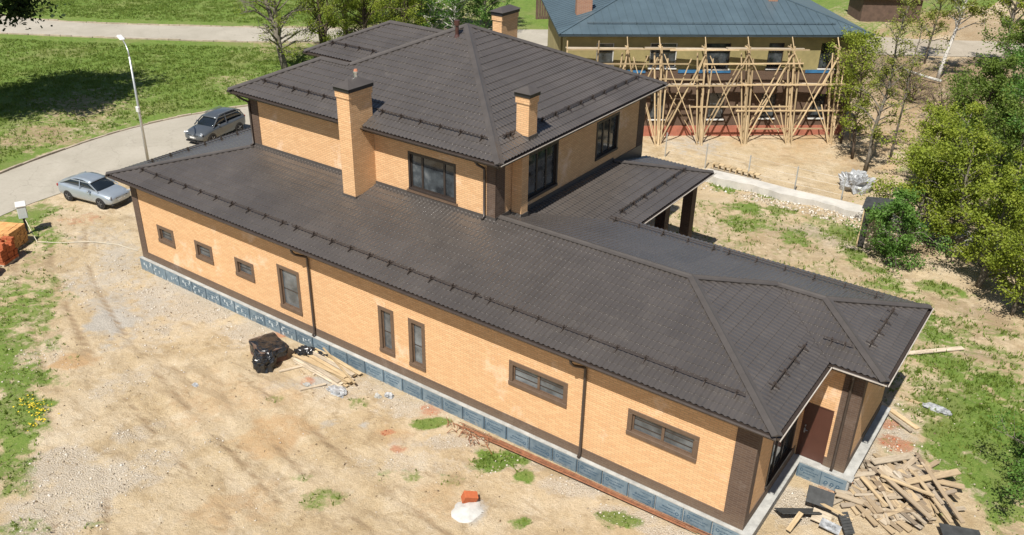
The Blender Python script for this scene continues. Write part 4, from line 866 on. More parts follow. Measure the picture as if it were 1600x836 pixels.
# ------------------------------------------------------------------ street lamp
M['galv'] = plain('galvanised_steel', (.50,.52,.52), .4, .15, 4, metal=.6)
L = empty('street_lamp', (-10.3, 8.3, -.16), 0, 'tall grey street lamp standing between the house corner and the road', 'street lamp')
MB().tube([(0,0,0),(.02,0,3.4),(.05,0,6.45)], [.085,.07,.05], 10).build('pole', M['galv'], L, smooth=True)
MB().tube([(.05,0,6.4),(.0,.02,6.75),(-.3,.12,7.05),(-.75,.26,7.22)], [.045,.04,.035,.03], 8).build('arm', M['galv'], L, smooth=True)
m = MB(); m.obox((-1.0,.34,7.28), (Vector((-.94,.32,.12)).normalized(), Vector((.32,.94,0)).normalized(), (.1,0,1)), (.36,.15,.055)); m.build('lamp_head', M['white'], L, bevel=.05)
MB().box(-.12,.12,-.11,.02,3.3,3.62).build('control_box', M['white'], L, bevel=.02)
# ------------------------------------------------------------------ things in the yard
gh = lambda x, y: float(ground_h(x, y)[0])
B = empty('utility_box', (-7.0, -.75, gh(-7,-.75)), math.radians(-25), 'grey metering box on a black post by the brick stacks', 'utility box')
MB().box(-.06,.06,-.06,.06,-.1,1.05).build('post', M['black'], B); MB().box(-.3,.3,-.2,.2,.95,1.55).build('cabinet', plain('grey_cabinet', (.45,.49,.48), .5), B, bevel=.02); MB().box(-.33,.33,-.23,.23,1.55,1.63).build('lid', M['white'], B, bevel=.02)
def hose(pts, r, name, mat, label, cat): return tag(MB().tube([(x, y, gh(x,y)+z) for x, y, z in pts], r, 6).build(name, mat, smooth=True), label, cat)
hose([(-6.8,-.8,.9),(-6.2,-.9,.35),(-5.7,-1.0,.04),(-4.8,-.3,.03),(-3.8,.6,.03),(-2.5,1.2,.03),(-1.2,1.4,.03)], .018, 'cable', plain('beige_cable', (.5,.46,.36), .6), 'thin beige cable running from the metering box across the dirt', 'cable')
def brick_stack(name, loc, ang, n, bs, mat, label, messy=.02, drop=0):
    """n: bricks along x, y and courses; only the outer bricks are made"""
    r = empty(name, loc, ang, label, 'brick stack'); me = MB().box(-bs[0]/2+.004, bs[0]/2-.004, -bs[1]/2+.004, bs[1]/2-.004, 0, bs[2]-.008).mesh('brick', mat)
    for k in range(n[2]):
        for i in range(n[0]):
            for j in range(n[1]):
                if 0 < i < n[0]-1 and 0 < j < n[1]-1 and k < n[2]-1: continue
                if k >= n[2]-1-(drop > 0) and random.random() < drop: continue
                link('brick', me, r, ((i-(n[0]-1)/2)*bs[0]+random.uniform(-1,1)*messy, (j-(n[1]-1)/2)*bs[1]+random.uniform(-1,1)*messy, k*bs[2]+.10), (0,0,random.uniform(-.05,.05)))
    m = MB()
    for k in range(4): m.box(-n[0]*bs[0]/2, n[0]*bs[0]/2, -n[1]*bs[1]/2+k*(n[1]*bs[1]-.1)/3, -n[1]*bs[1]/2+k*(n[1]*bs[1]-.1)/3+.1, .07, .095)
    for k in range(3): m.box(-n[0]*bs[0]/2+k*(n[0]*bs[0]-.1)/2, -n[0]*bs[0]/2+k*(n[0]*bs[0]-.1)/2+.1, -n[1]*bs[1]/2, n[1]*bs[1]/2, -.02, .07)
    m.build('pallet', M['oldwood'], r); return r
def brickm(name, c):
    t = NT(name); p = t.pos(True); return t.fin(rand_tint(t, t.ramp(t.noise(p, 9, 4), [(.3, tuple(x*.8 for x in c)), (.7, c)]), .16), .9, 0, .2)
M['obrick'] = brickm('orange_yellow_brick', (.62,.33,.13)); M['rbrick'] = brickm('red_brick', (.42,.12,.05))
brick_stack('brick_stack', (-6.35,-2.05,gh(-6.3,-2)), math.radians(28), (5,7,9), (.26,.18,.1), M['obrick'], 'stack of orange-yellow bricks on a pallet behind the red bricks')
brick_stack('brick_stack', (-5.15,-3.0,gh(-5.1,-3)), math.radians(24), (4,5,7), (.26,.2,.14), M['rbrick'], 'untidy stack of red bricks between the yellow stack and a blue cover', .04, .45)
def lumpy(name, loc, dims, mat, seed, label=None, cat=None, parent=None, amp=.3, box=.55, seg=28):
    """a draped, crumpled sheet over a block: a closed lumpy solid resting on the ground"""
    V = []; F = []; rings = seg//2
    for i in range(rings+1):
        for j in range(seg):
            th = math.pi/2*i/rings; ph = 2*math.pi*j/seg
            c, s = math.cos(ph), math.sin(ph); k = 1/max(abs(c), abs(s)); k = 1+(k-1)*box
            v = Vector((c*k*math.cos(th)**.45, s*k*math.cos(th)**.45, math.sin(th)**.5))
            n = noise.noise(v*2.3+Vector((seed,0,0)))*amp+noise.noise(v*6+Vector((0,seed,0)))*amp*.5+noise.noise(v*14+Vector((0,seed,5)))*amp*.25
            v *= 1+n*(.35+.65*math.cos(th)); V.append((v.x*dims[0]/2, v.y*dims[1]/2, max(-.05, v.z*dims[2])-.03))
    for i in range(rings):
        for j in range(seg): F.append((i*seg+j, i*seg+(j+1) % seg, (i+1)*seg+(j+1) % seg, (i+1)*seg+j))
    m = MB(); m.v = V; m.f = F; o = m.build(name, mat, parent, smooth=False, loc=loc)
    if label: tag(o, label, cat)
    return o
M['bfilm'] = plain('black_plastic_film', (.014,.015,.017), .25, .4, 8, spec=.6); M['tarp'] = plain('blue_tarp', (.05,.16,.38), .4, .35, 5); M['wfilm'] = plain('white_plastic_film', (.30,.31,.32), .35, .6, 7)
lumpy('covered_stack', (-4.35,-4.35,gh(-4.3,-4.3)), (1.2,1.2,.95), M['tarp'], 3, 'bricks wrapped in crumpled blue plastic beside the red brick stack', 'wrapped stack', amp=.18)
CR = empty('covered_crate', (10.75,-.95,gh(10.7,-.95)), math.radians(-18), 'brown brick pallet half covered with black plastic film', 'covered pallet')
MB().box(-.62,.62,-.5,.5,.0,.62).build('brick_block', brick_mat('pallet_brick', (.16,.085,.06), (.12,.065,.045), (.12,.09,.07), obj=True), CR)
lumpy('plastic_film', (.02,.02,.30), (1.36,1.12,.42), M['bfilm'], 8, parent=CR, amp=.16, box=.9); lumpy('plastic_film', (.55,-.42,0), (.9,.75,.62), M['bfilm'], 11, parent=CR, amp=.4, box=.4)
for k, (x, y, a, b, h, l) in enumerate([(11.75,-.05,.75,.6,.32,'crumpled black plastic sheet lying between the covered pallet and the boards'),(12.35,.22,.7,.3,.18,'small black plastic scrap against the plinth by the boards')]):
    lumpy('plastic_sheet', (x,y,gh(x,y)), (a,b,h), M['bfilm'], 20+k, l, 'plastic sheet', amp=.5, box=.3)
for k, (x, y, a, b, h, l, mt) in enumerate([(14.45,-.95,.8,.5,.13,'grey and white plastic scrap below the stacked boards','wfilm'),(13.3,-1.35,.3,.2,.06,'small pale scrap on the dirt below the long board','concrete'),(16.2,-.1,.35,.25,.14,'white bag scrap at the plinth right of the boards','wfilm'),(10.0,-3.8,.28,.18,.08,'small white plastic scrap lying alone in the yard','wfilm'),(32.6,11.1,1.0,.4,.13,'white plastic film crumpled on the grass beyond the wood pile','wfilm'),(15.9,-.35,.26,.2,.12,'pale stone lump near the white bag scrap','concrete')]):
    lumpy('plastic_scrap', (x,y,gh(x,y)), (a,b,h), M[mt], 40+k, l, 'scrap', amp=.6, box=.2, seg=22)
lumpy('debris_heap', (23.9,30.7,gh(23.9,30.7)), (1.5,1.7,.9), M['wfilm'], 71, 'heap of white plastic and junk under the bare trees', 'debris heap', amp=.7, box=.2)
def board(par, c, ang, L, w=.14, th=.035, tilt=0, roll=0, mat='timber', name='board'):
    m = MB(); m.box(-L/2, L/2, -w/2, w/2, -th/2, th/2); o = m.build(name, M[mat], par)
    o.matrix_local = Matrix.Translation(c) @ Matrix.Rotation(ang, 4, 'Z') @ Matrix.Rotation(tilt, 4, 'Y') @ Matrix.Rotation(roll, 4, 'X'); return o
LB = empty('lumber_stack', (13.1,-.12,gh(13,-.3)), math.radians(-4), 'stack of fresh and grey boards lying along the plinth under the narrow windows', 'lumber stack')
for k in range(16):
    lay = k//6; y = -.55+(k % 6)*.19+lay*.06; board(LB, (random.uniform(-.12,.12), y, .06+lay*.06+random.uniform(0,.012)), random.uniform(-.04,.04), random.uniform(2.5,3.0), random.uniform(.12,.17), .04, mat='timber' if k % 3 else 'oldwood')
board(LB, (.5,.12,.30), -.25, 2.6, .07, .04, tilt=.06); board(LB, (-.1,-.35,.24), .10, 2.7, .1, .04)
for k in range(3): board(LB, (-1.1+k*1.05,-.05,.02), math.pi/2, 1.25, .09, .05, mat='oldwood')
def plank(c, ang, L, w, label, mat='oldwood', tilt=0, th=.04):
    m = MB(); m.box(-L/2, L/2, -w/2, w/2, -th/2, th/2); o = m.build('plank', M[mat], None, loc=(c[0], c[1], gh(c[0], c[1])+.035+(c[2] if len(c) > 2 else 0)), rot=(0, tilt, ang)); return tag(o, label, 'plank')
plank((12.1,-1.0), math.radians(62), 1.0, .1, 'short dark plank lying crosswise left of the stacked boards'); plank((13.6,-1.35), math.radians(60), .95, .08, 'narrow dark batten lying below the stacked boards')
plank((31.55,15.1,.05), math.radians(46), 2.7, .22, 'long grey plank lying behind the house end on the clay'); plank((31.55,9.9,.02), math.radians(-28), 1.7, .18, 'yellow plank next to the corner of the house end', 'timber'); plank((31.35,9.65,.06), math.radians(-32), 1.9, .12, 'brown batten beside the yellow plank at the house end'); plank((31.85,11.15), math.radians(5), .75, .12, 'short pale board lying on clay near the white film', 'timber')
RB = empty('rebar_bundle', (23.5,.2,gh(23,.1)+.02), 0, 'bundle of rusty steel bars lying along the foundation', 'rebar')
M['rust'] = plain('rusty_steel', (.23,.095,.045), .8, .4, 6)
for k in range(22):
    a = random.uniform(-4.6,-2.2); b = random.uniform(3.2,5.3); y = random.uniform(-.16,.10); z = random.uniform(.01,.14); sl_ = random.uniform(.0,.012)
    MB().tube([(a,y-.12,z),((a+b)/2,y+.02*random.uniform(-1,1),z+.02),(b,y+.10,z)], .013, 5).build('steel_bar', M['rust'], RB)
TW = empty('wire_tangle', (19.9,-.15,gh(20,-.1)), 0, 'tangle of rusty wire and bent bars at the near end of the bundle', 'wire tangle')
for k in range(26):
    a = random.uniform(0,6.28); x, y = random.uniform(-.9,.9), random.uniform(-.25,.3); l = random.uniform(.3,.8)
    MB().tube([(x,y,random.uniform(.0,.1)),(x+l*.5*math.cos(a),y+.25*l*math.sin(a),random.uniform(.1,.3)),(x+l*math.cos(a),y+.5*l*math.sin(a),.03)], .012, 5).build('wire', M['rust'], TW)
# brick block on a heap of mortar
V = []; F = []
for i in range(9):
    for j in range(24):
        rr = i/8; a = 2*math.pi*j/24; q = rr*(.62+.16*noise.noise(Vector((math.cos(a)*1.5, math.sin(a)*1.5, 2)))); V.append((q*math.cos(a)*.85, q*math.sin(a), .16*(1-rr**1.5)+.03*noise.noise(Vector((q*5*math.cos(a), q*5*math.sin(a), 1)))-.02))
for i in range(8):
    for j in range(24): F.append((i*24+j, (i+1)*24+j, (i+1)*24+(j+1) % 24, i*24+(j+1) % 24))
m = MB(); m.v = V; m.f = F
tag(m.build('mortar_heap', plain('white_mortar', (.46,.455,.43), .95, .15, 5, bump=.4), None, smooth=True, loc=(22.1,-3.05,gh(22.1,-3.05))), 'small heap of spilled pale mortar in the yard', 'mortar heap')
m = MB(); m.box(-.22,.22,-.13,.13,-.16,.16); o = m.build('brick_block', M['rbrick'], None, loc=(21.92,-2.68,gh(21.9,-2.7)+.19), rot=(.25,.3,.9), bevel=.01); tag(o, 'single orange-red brick block standing on the pale mortar heap', 'brick')
# scrap wood
WPL = empty('scrap_wood_pile', (32.6,5.7,gh(32.6,5.7)), 0, 'large loose pile of broken boards in front of the entrance', 'wood pile')
rw = random.Random(5)
for k in range(210):
    a = rw.uniform(0,2*math.pi); rr = math.sqrt(rw.random()); x = rr*math.cos(a)*1.35; y = rr*math.sin(a)*2.0; x, y = x*.86+y*.42, -x*.42+y*.86
    hgt = .48*max(0, 1-rr*1.02)**.7; ang = rw.choice((.35,.6,1.0,-.5,-.75,2.4))+rw.uniform(-.35,.35)
    board(WPL, (x, y, .06+hgt*rw.uniform(.55,1.0)), ang, rw.choice((.3,.45,.6,.8,1.0,1.3)), rw.uniform(.07,.19), rw.uniform(.02,.045), rw.uniform(-.18,.18), rw.uniform(-.4,.4), 'scrap')
for (x, y, z, an, L_, w_, tl) in [(-.55,1.15,.35,.95,1.6,.24,.1),(.75,.75,.55,.85,1.9,.22,-.05),(1.2,.2,.5,-.85,2.3,.13,.1),(.95,-.1,.45,-.75,2.0,.12,.12),(-.75,-1.35,.2,.1,1.6,.2,0),(1.25,1.0,.35,.4,.9,.2,.1),(.2,-.6,.55,-.55,2.2,.14,.05),(-.85,.2,.25,.9,1.8,.16,.1),(.2,-.2,.58,.05,1.6,.1,.03)]:
    board(WPL, (x,y,z), an, L_, w_, .045, tl, .1, 'scrap')
def sheet(c, ang, a, b, label, mat, tilt=0, th=.02, name='roofing_sheet', cat='sheet'):
    m = MB(); m.box(-a/2, a/2, -b/2, b/2, -th/2, th/2); return tag(m.build(name, M[mat], None, loc=(c[0],c[1],gh(c[0],c[1])+c[2]), rot=(tilt,.12,ang)), label, cat)
M['slate'] = plain('dark_roofing_sheet', (.045,.047,.047), .6, .35, 4)
sheet((30.75,3.55,.42), .25, .8, .6, 'square dark roofing sheet leaning on rubble before the entrance', 'slate', .35); sheet((30.35,2.75,.25), .75, 1.3, .55, 'long dark roofing sheet lying by the corner of the plinth', 'slate', -.45); sheet((31.0,3.0,.18), .15, .55, .5, 'grey board half under the dark roofing sheets', 'oldwood', .1, .03)
sheet((31.35,2.75,.2), .05, .6, .35, 'pale grey board beside the dark corrugated strip', 'wfilm', .1, .03)
plank((30.45,2.15,.3), 1.35, .7, .15, 'short yellow board standing out of the rubble by the plinth', 'timber', -.5); plank((31.2,3.35,.3), -.12, 1.3, .09, 'yellow batten across the dark roofing sheets', 'timber')
m = MB()
for k in range(7): m.box(-.4+k*.115, -.4+k*.115+.08, -.14, .14, 0, .03)
m.box(-.4,.4,-.14,.14,-.02,.0); tag(m.build('corrugated_strip', M['slate'], None, loc=(31.72,3.05,gh(31.7,3)+.3), rot=(.3,.1,-1.0)), 'black corrugated roofing strip at the foot of the wood pile', 'roofing strip')
sheet((34.6,4.8,.22), .5, 1.2, .5, 'large dark sheet at the far edge of the wood pile under the bush', 'slate', .1)
# ------------------------------------------------------------------ behind the house: low wall, fence, shed, pallet
m = MB(); xs = np.linspace(16.3,32.0,64)
m.prism([(x_, 26.45+.10*math.sin(x_*1.7)+.05*math.sin(x_*5.3)) for x_ in xs]+[(x_, 27.42+.05*math.sin(x_*1.1)) for x_ in xs[::-1]], -.4, .24)
tag(m.build('concrete_wall', M['pale_concrete']), 'low white concrete foundation wall across the lot behind the house', 'wall')
tag(MB().tube([(19.6,58.0,.35),(20.6,57.5,.28),(21.8,57.1,.2),(22.9,56.9,.12)], [.07,.09,.11,.12], 8).build('fallen_trunk', plain('fallen_birch_bark', (.42,.41,.38), .9, .4, 5), smooth=True), 'fallen pale birch trunk lying before the leaning birch', 'log')
FN = empty('wire_fence', (18.4,28.2,-.16), 0, 'row of thin grey fence posts with wire behind the concrete wall', 'fence')
px = [(12.9,28.6),(15.7,28.3),(18.5,28.0),(21.3,27.95),(23.9,28.0)]
for x, y in px: MB().box(x-18.4-.03, x-18.4+.03, y-28.2-.03, y-28.2+.03, -.1, 1.55).build('post', M['galv'], FN)
for i in range(4):
    for z in (.5,1.0,1.45): MB().tube([(px[i][0]-18.4,px[i][1]-28.2,z),(px[i+1][0]-18.4,px[i+1][1]-28.2,z)], .004, 4).build('wire', M['galv'], FN)
PT = empty('timber_rack', (17.7,28.0,.06), math.radians(-3), 'row of short reddish timber crates standing behind the concrete wall', 'timber rack')
for k in range(8):
    x = -1.4+k*.37; m = MB(); m.box(x, x+.05, -.15, .15, 0, .36); m.build('slat', M['timber'], PT); m = MB(); m.box(x+.05, x+.33, -.15, .15, .30, .36); m.build('slat', M['timber'], PT)
MB().box(-1.5,1.6,-.17,.17,0,.05).build('base', M['oldwood'], PT)
SH = empty('shed', (26.75,23.75,gh(26.7,23.7)), math.radians(8), 'small dark shed with flat roof behind the leafy bush', 'shed')
M['darkboard'] = plain('tar_board', (.035,.033,.030), .7, .4, 3)
MB().box(-.62,.62,-.62,.62,-.1,2.1).build('wall', M['darkboard'], SH); m = MB(); m.obox((0,0,2.2), ((1,0,.12),(0,1,0),(-.12,0,1)), (.74,.74,.04)); m.build('roof', M['slate'], SH); MB().box(-.66,-.6,-.68,-.58,-.1,2.15).build('corner_batten', M['timber'], SH); MB().box(-.3,.3,-.64,-.62,0,1.8).build('door', M['oldwood'], SH)
# brown wooden shed far back, board fence beside the neighbour
FS = empty('far_shed', (12.2,80,-.16), math.radians(35), 'brown wooden shed far behind the unfinished house', 'shed')
M['brownwood'] = plain('brown_boards', (.10,.062,.045), .8, .3, 2); MB().box(-3,3,-2,2,0,2.4).build('wall', M['brownwood'], FS); m = MB(); m.add([(-3.4,-2.4,2.3),(3.4,-2.4,2.3),(3.4,2.4,2.3),(-3.4,2.4,2.3),(-3.4,0,3.6),(3.4,0,3.6)], [(0,1,5,4),(2,3,4,5),(0,4,3),(1,2,5),(0,3,2,1)]); m.build('roof', M['brownwood'], FS)
WF = empty('wooden_fence', (-13.6,57.2,-.16), math.radians(38), 'brown board fence section left of the unfinished house', 'fence')
for k in range(16): MB().box(-2+k*.25, -2+k*.25+.22, 0, .03, 0, 1.9+.05*(k % 2)).build('fence_board', M['brownwood'], WF)
for x in (-2,0,2): MB().box(x-.06,x+.06,.03,.14,-.2,2.0).build('post', M['brownwood'], WF)
# ------------------------------------------------------------------ vegetation
def leaf_mat(name, a, b, c):
    t = NT(name); p = t.pos(); n1 = t.noise(p, 1.1, 4, .7); n2 = t.noise(p, 11, 2)
    col = t.ramp(t.math('ADD', t.math('MULTIPLY', n1, .6), t.math('MULTIPLY', n2, .4)), [(.32, a), (.5, b), (.68, c)])
    tr = t.n("BsdfTranslucent"); t.l(col, tr.inputs[0]); mx = t.n("MixShader"); mx.inputs[0].default_value = .45
    t.fin(col, .55, 0, .3); out = t.t.nodes['Material Output']; t.l(t.b.outputs[0], mx.inputs[1]); t.l(tr.outputs[0], mx.inputs[2]); t.l(mx.outputs[0], out.inputs[0]); return t.m
LF = {'yellow': leaf_mat('yellow_green_leaves', (.13,.175,.02), (.25,.315,.036), (.40,.43,.07)), 'green': leaf_mat('fresh_green_leaves', (.055,.125,.022), (.11,.225,.04), (.19,.32,.065)),
      'mid': leaf_mat('mid_green_leaves', (.075,.13,.022), (.14,.21,.035), (.23,.29,.06)), 'dark': leaf_mat('dark_green_needles', (.016,.034,.012), (.03,.058,.018), (.055,.085,.03)), 'birch': leaf_mat('young_birch_leaves', (.13,.17,.03), (.24,.27,.05), (.34,.35,.09))}
def bark(name, a, b, marks=None):
    t = NT(name); p = t.pos(True); mp = t.n("Mapping"); mp.inputs['Scale'].default_value = (1,1,.35 if marks is None else 3.0); t.l(p, mp.inputs['Vector'])
    c = t.ramp(t.noise(mp.outputs[0], 7, 5, .7), [(.35, a), (.65, b)])
    if marks: c = t.mix(t.ramp(t.noise(mp.outputs[0], 3.0, 3), [(.58, (0,0,0)), (.64, (1,1,1))]), c, marks)
    t.bump(t.noise(mp.outputs[0], 14, 3), .6, .02); return t.fin(c, .9, 0, .2)
BK = {'birch': bark('birch_bark', (.48,.46,.42), (.72,.70,.66), (.05,.045,.04)), 'grey': bark('grey_bark', (.085,.075,.06), (.22,.195,.16)), 'brown': bark('brown_bark', (.05,.037,.027), (.13,.10,.075))}
def tree(name, loc, h, r, leaf, bk, label, seed, cat='tree', group=None, start=.3, nb=22, leaves=5000, ls=.13, lean=(0,0), stems=1, trunk=.13, droop=0., bare=.0, sub=5, spread=.34, top=.9):
    R_ = random.Random(seed); z0 = gh(loc[0], loc[1])-.05
    T = empty(name, (loc[0], loc[1], z0), 0, label, cat, group)
    wood = MB(); tips = []
    for s in range(stems):
        sa = R_.uniform(0,6.28); so_ = 0 if stems == 1 else R_.uniform(.1,.35)*r; hh = h*(1 if s == 0 else R_.uniform(.75,.98)); tr_ = trunk*(1 if s == 0 else .75)
        pts = []; wob = R_.uniform(0,10)
        n = 9
        for i in range(n):
            f = i/(n-1); pts.append(Vector((lean[0]*f+so_*math.cos(sa)*f**.8+.035*h*(noise.noise(Vector((f*3,wob,0)))), lean[1]*f+so_*math.sin(sa)*f**.8+.035*h*(noise.noise(Vector((f*3,wob,7)))), hh*f*top)))
        pts[0] = Vector((.1*so_*math.cos(sa), .1*so_*math.sin(sa), -.1)); wood.tube(pts, [tr_*(1-.88*i/(n-1))+.008 for i in range(n)], 7)
        for b in range(nb//stems):
            f = start+(1-start)*(b+R_.random())/(nb//stems); f = min(f, .985); k = f*(n-1); i = min(int(k), n-2); p0 = pts[i].lerp(pts[i+1], k-i)
            prof = math.sin(math.pi*min(1, (f-start)/(1-start)*.80+.20))**.7
            a = b*2.4+R_.uniform(-.5,.5); L_ = r*(.25+.75*prof)*R_.choice((.45,.7,.85,1.0,1.1,1.35))*R_.uniform(.85,1.1); el = R_.uniform(.15,.75)*(1-.4*droop)+.35*f-droop*.5
            d = Vector((math.cos(a)*math.cos(el), math.sin(a)*math.cos(el), math.sin(el))); p1 = p0+d*L_*.55+Vector((0,0,.05*L_)); p2 = p0+d*L_+Vector((0,0,-.12*L_*(1+4*droop)))
            br = max(.012, tr_*(1-f)*.5+.012); wood.tube([p0,p1,p2], [br, br*.6, .006], 5, cap=False)
            for q in range(sub):
                g = R_.uniform(.3,1.0); s0 = p0.lerp(p1, g/.55) if g < .55 else p1.lerp(p2, (g-.55)/.45)
                d2 = (d+Vector((R_.gauss(0,.7), R_.gauss(0,.7), R_.gauss(.1,.5)-droop))).normalized(); l2 = L_*R_.uniform(.18,.42); s1 = s0+d2*l2
                wood.tube([s0,s1], [max(.006,br*.35), .004], 4, cap=False); tips.append((s0, s1, l2))
        tips.append((pts[-2], pts[-1], h*.05))
    wood.build('trunk', BK[bk], T, smooth=True)
    if leaves:
        rs = np.random.RandomState(seed); tp = [t_ for t_ in tips if R_.random() > bare]
        A = np.array([t_[0] for t_ in tp]); Bv = np.array([t_[1] for t_ in tp]); Ls = np.array([t_[2] for t_ in tp])
        wgt = .15+rs.rand(len(tp))**2*2.2; wgt /= wgt.sum(); pick = rs.choice(len(tp), leaves, p=wgt)
        f = rs.rand(leaves)**.6; c = A[pick]*(1-f[:,None])+Bv[pick]*f[:,None]+rs.normal(0, 1, (leaves,3))*(spread*(.25+Ls[pick]*.45))[:,None]
        c[:,2] = np.maximum(c[:,2], .08); nrm = rs.normal(0,1,(leaves,3)); nrm[:,2] = np.abs(nrm[:,2])+.25; nrm /= np.linalg.norm(nrm,axis=1)[:,None]
        tx = np.cross(nrm, rs.normal(0,1,(leaves,3))); tx /= np.linalg.norm(tx,axis=1)[:,None]; ty = np.cross(nrm, tx); s_ = (ls*(.55+.9*rs.rand(leaves)))[:,None]
        V = np.stack([c-tx*s_*.5, c+ty*s_*.36, c+tx*s_*.6, c-ty*s_*.36], 1).reshape(-1,3); np_mesh('crown', V, np.arange(leaves*4).reshape(-1,4), LF[leaf], T)
    return T
TB = 'tall bare-branched tree'
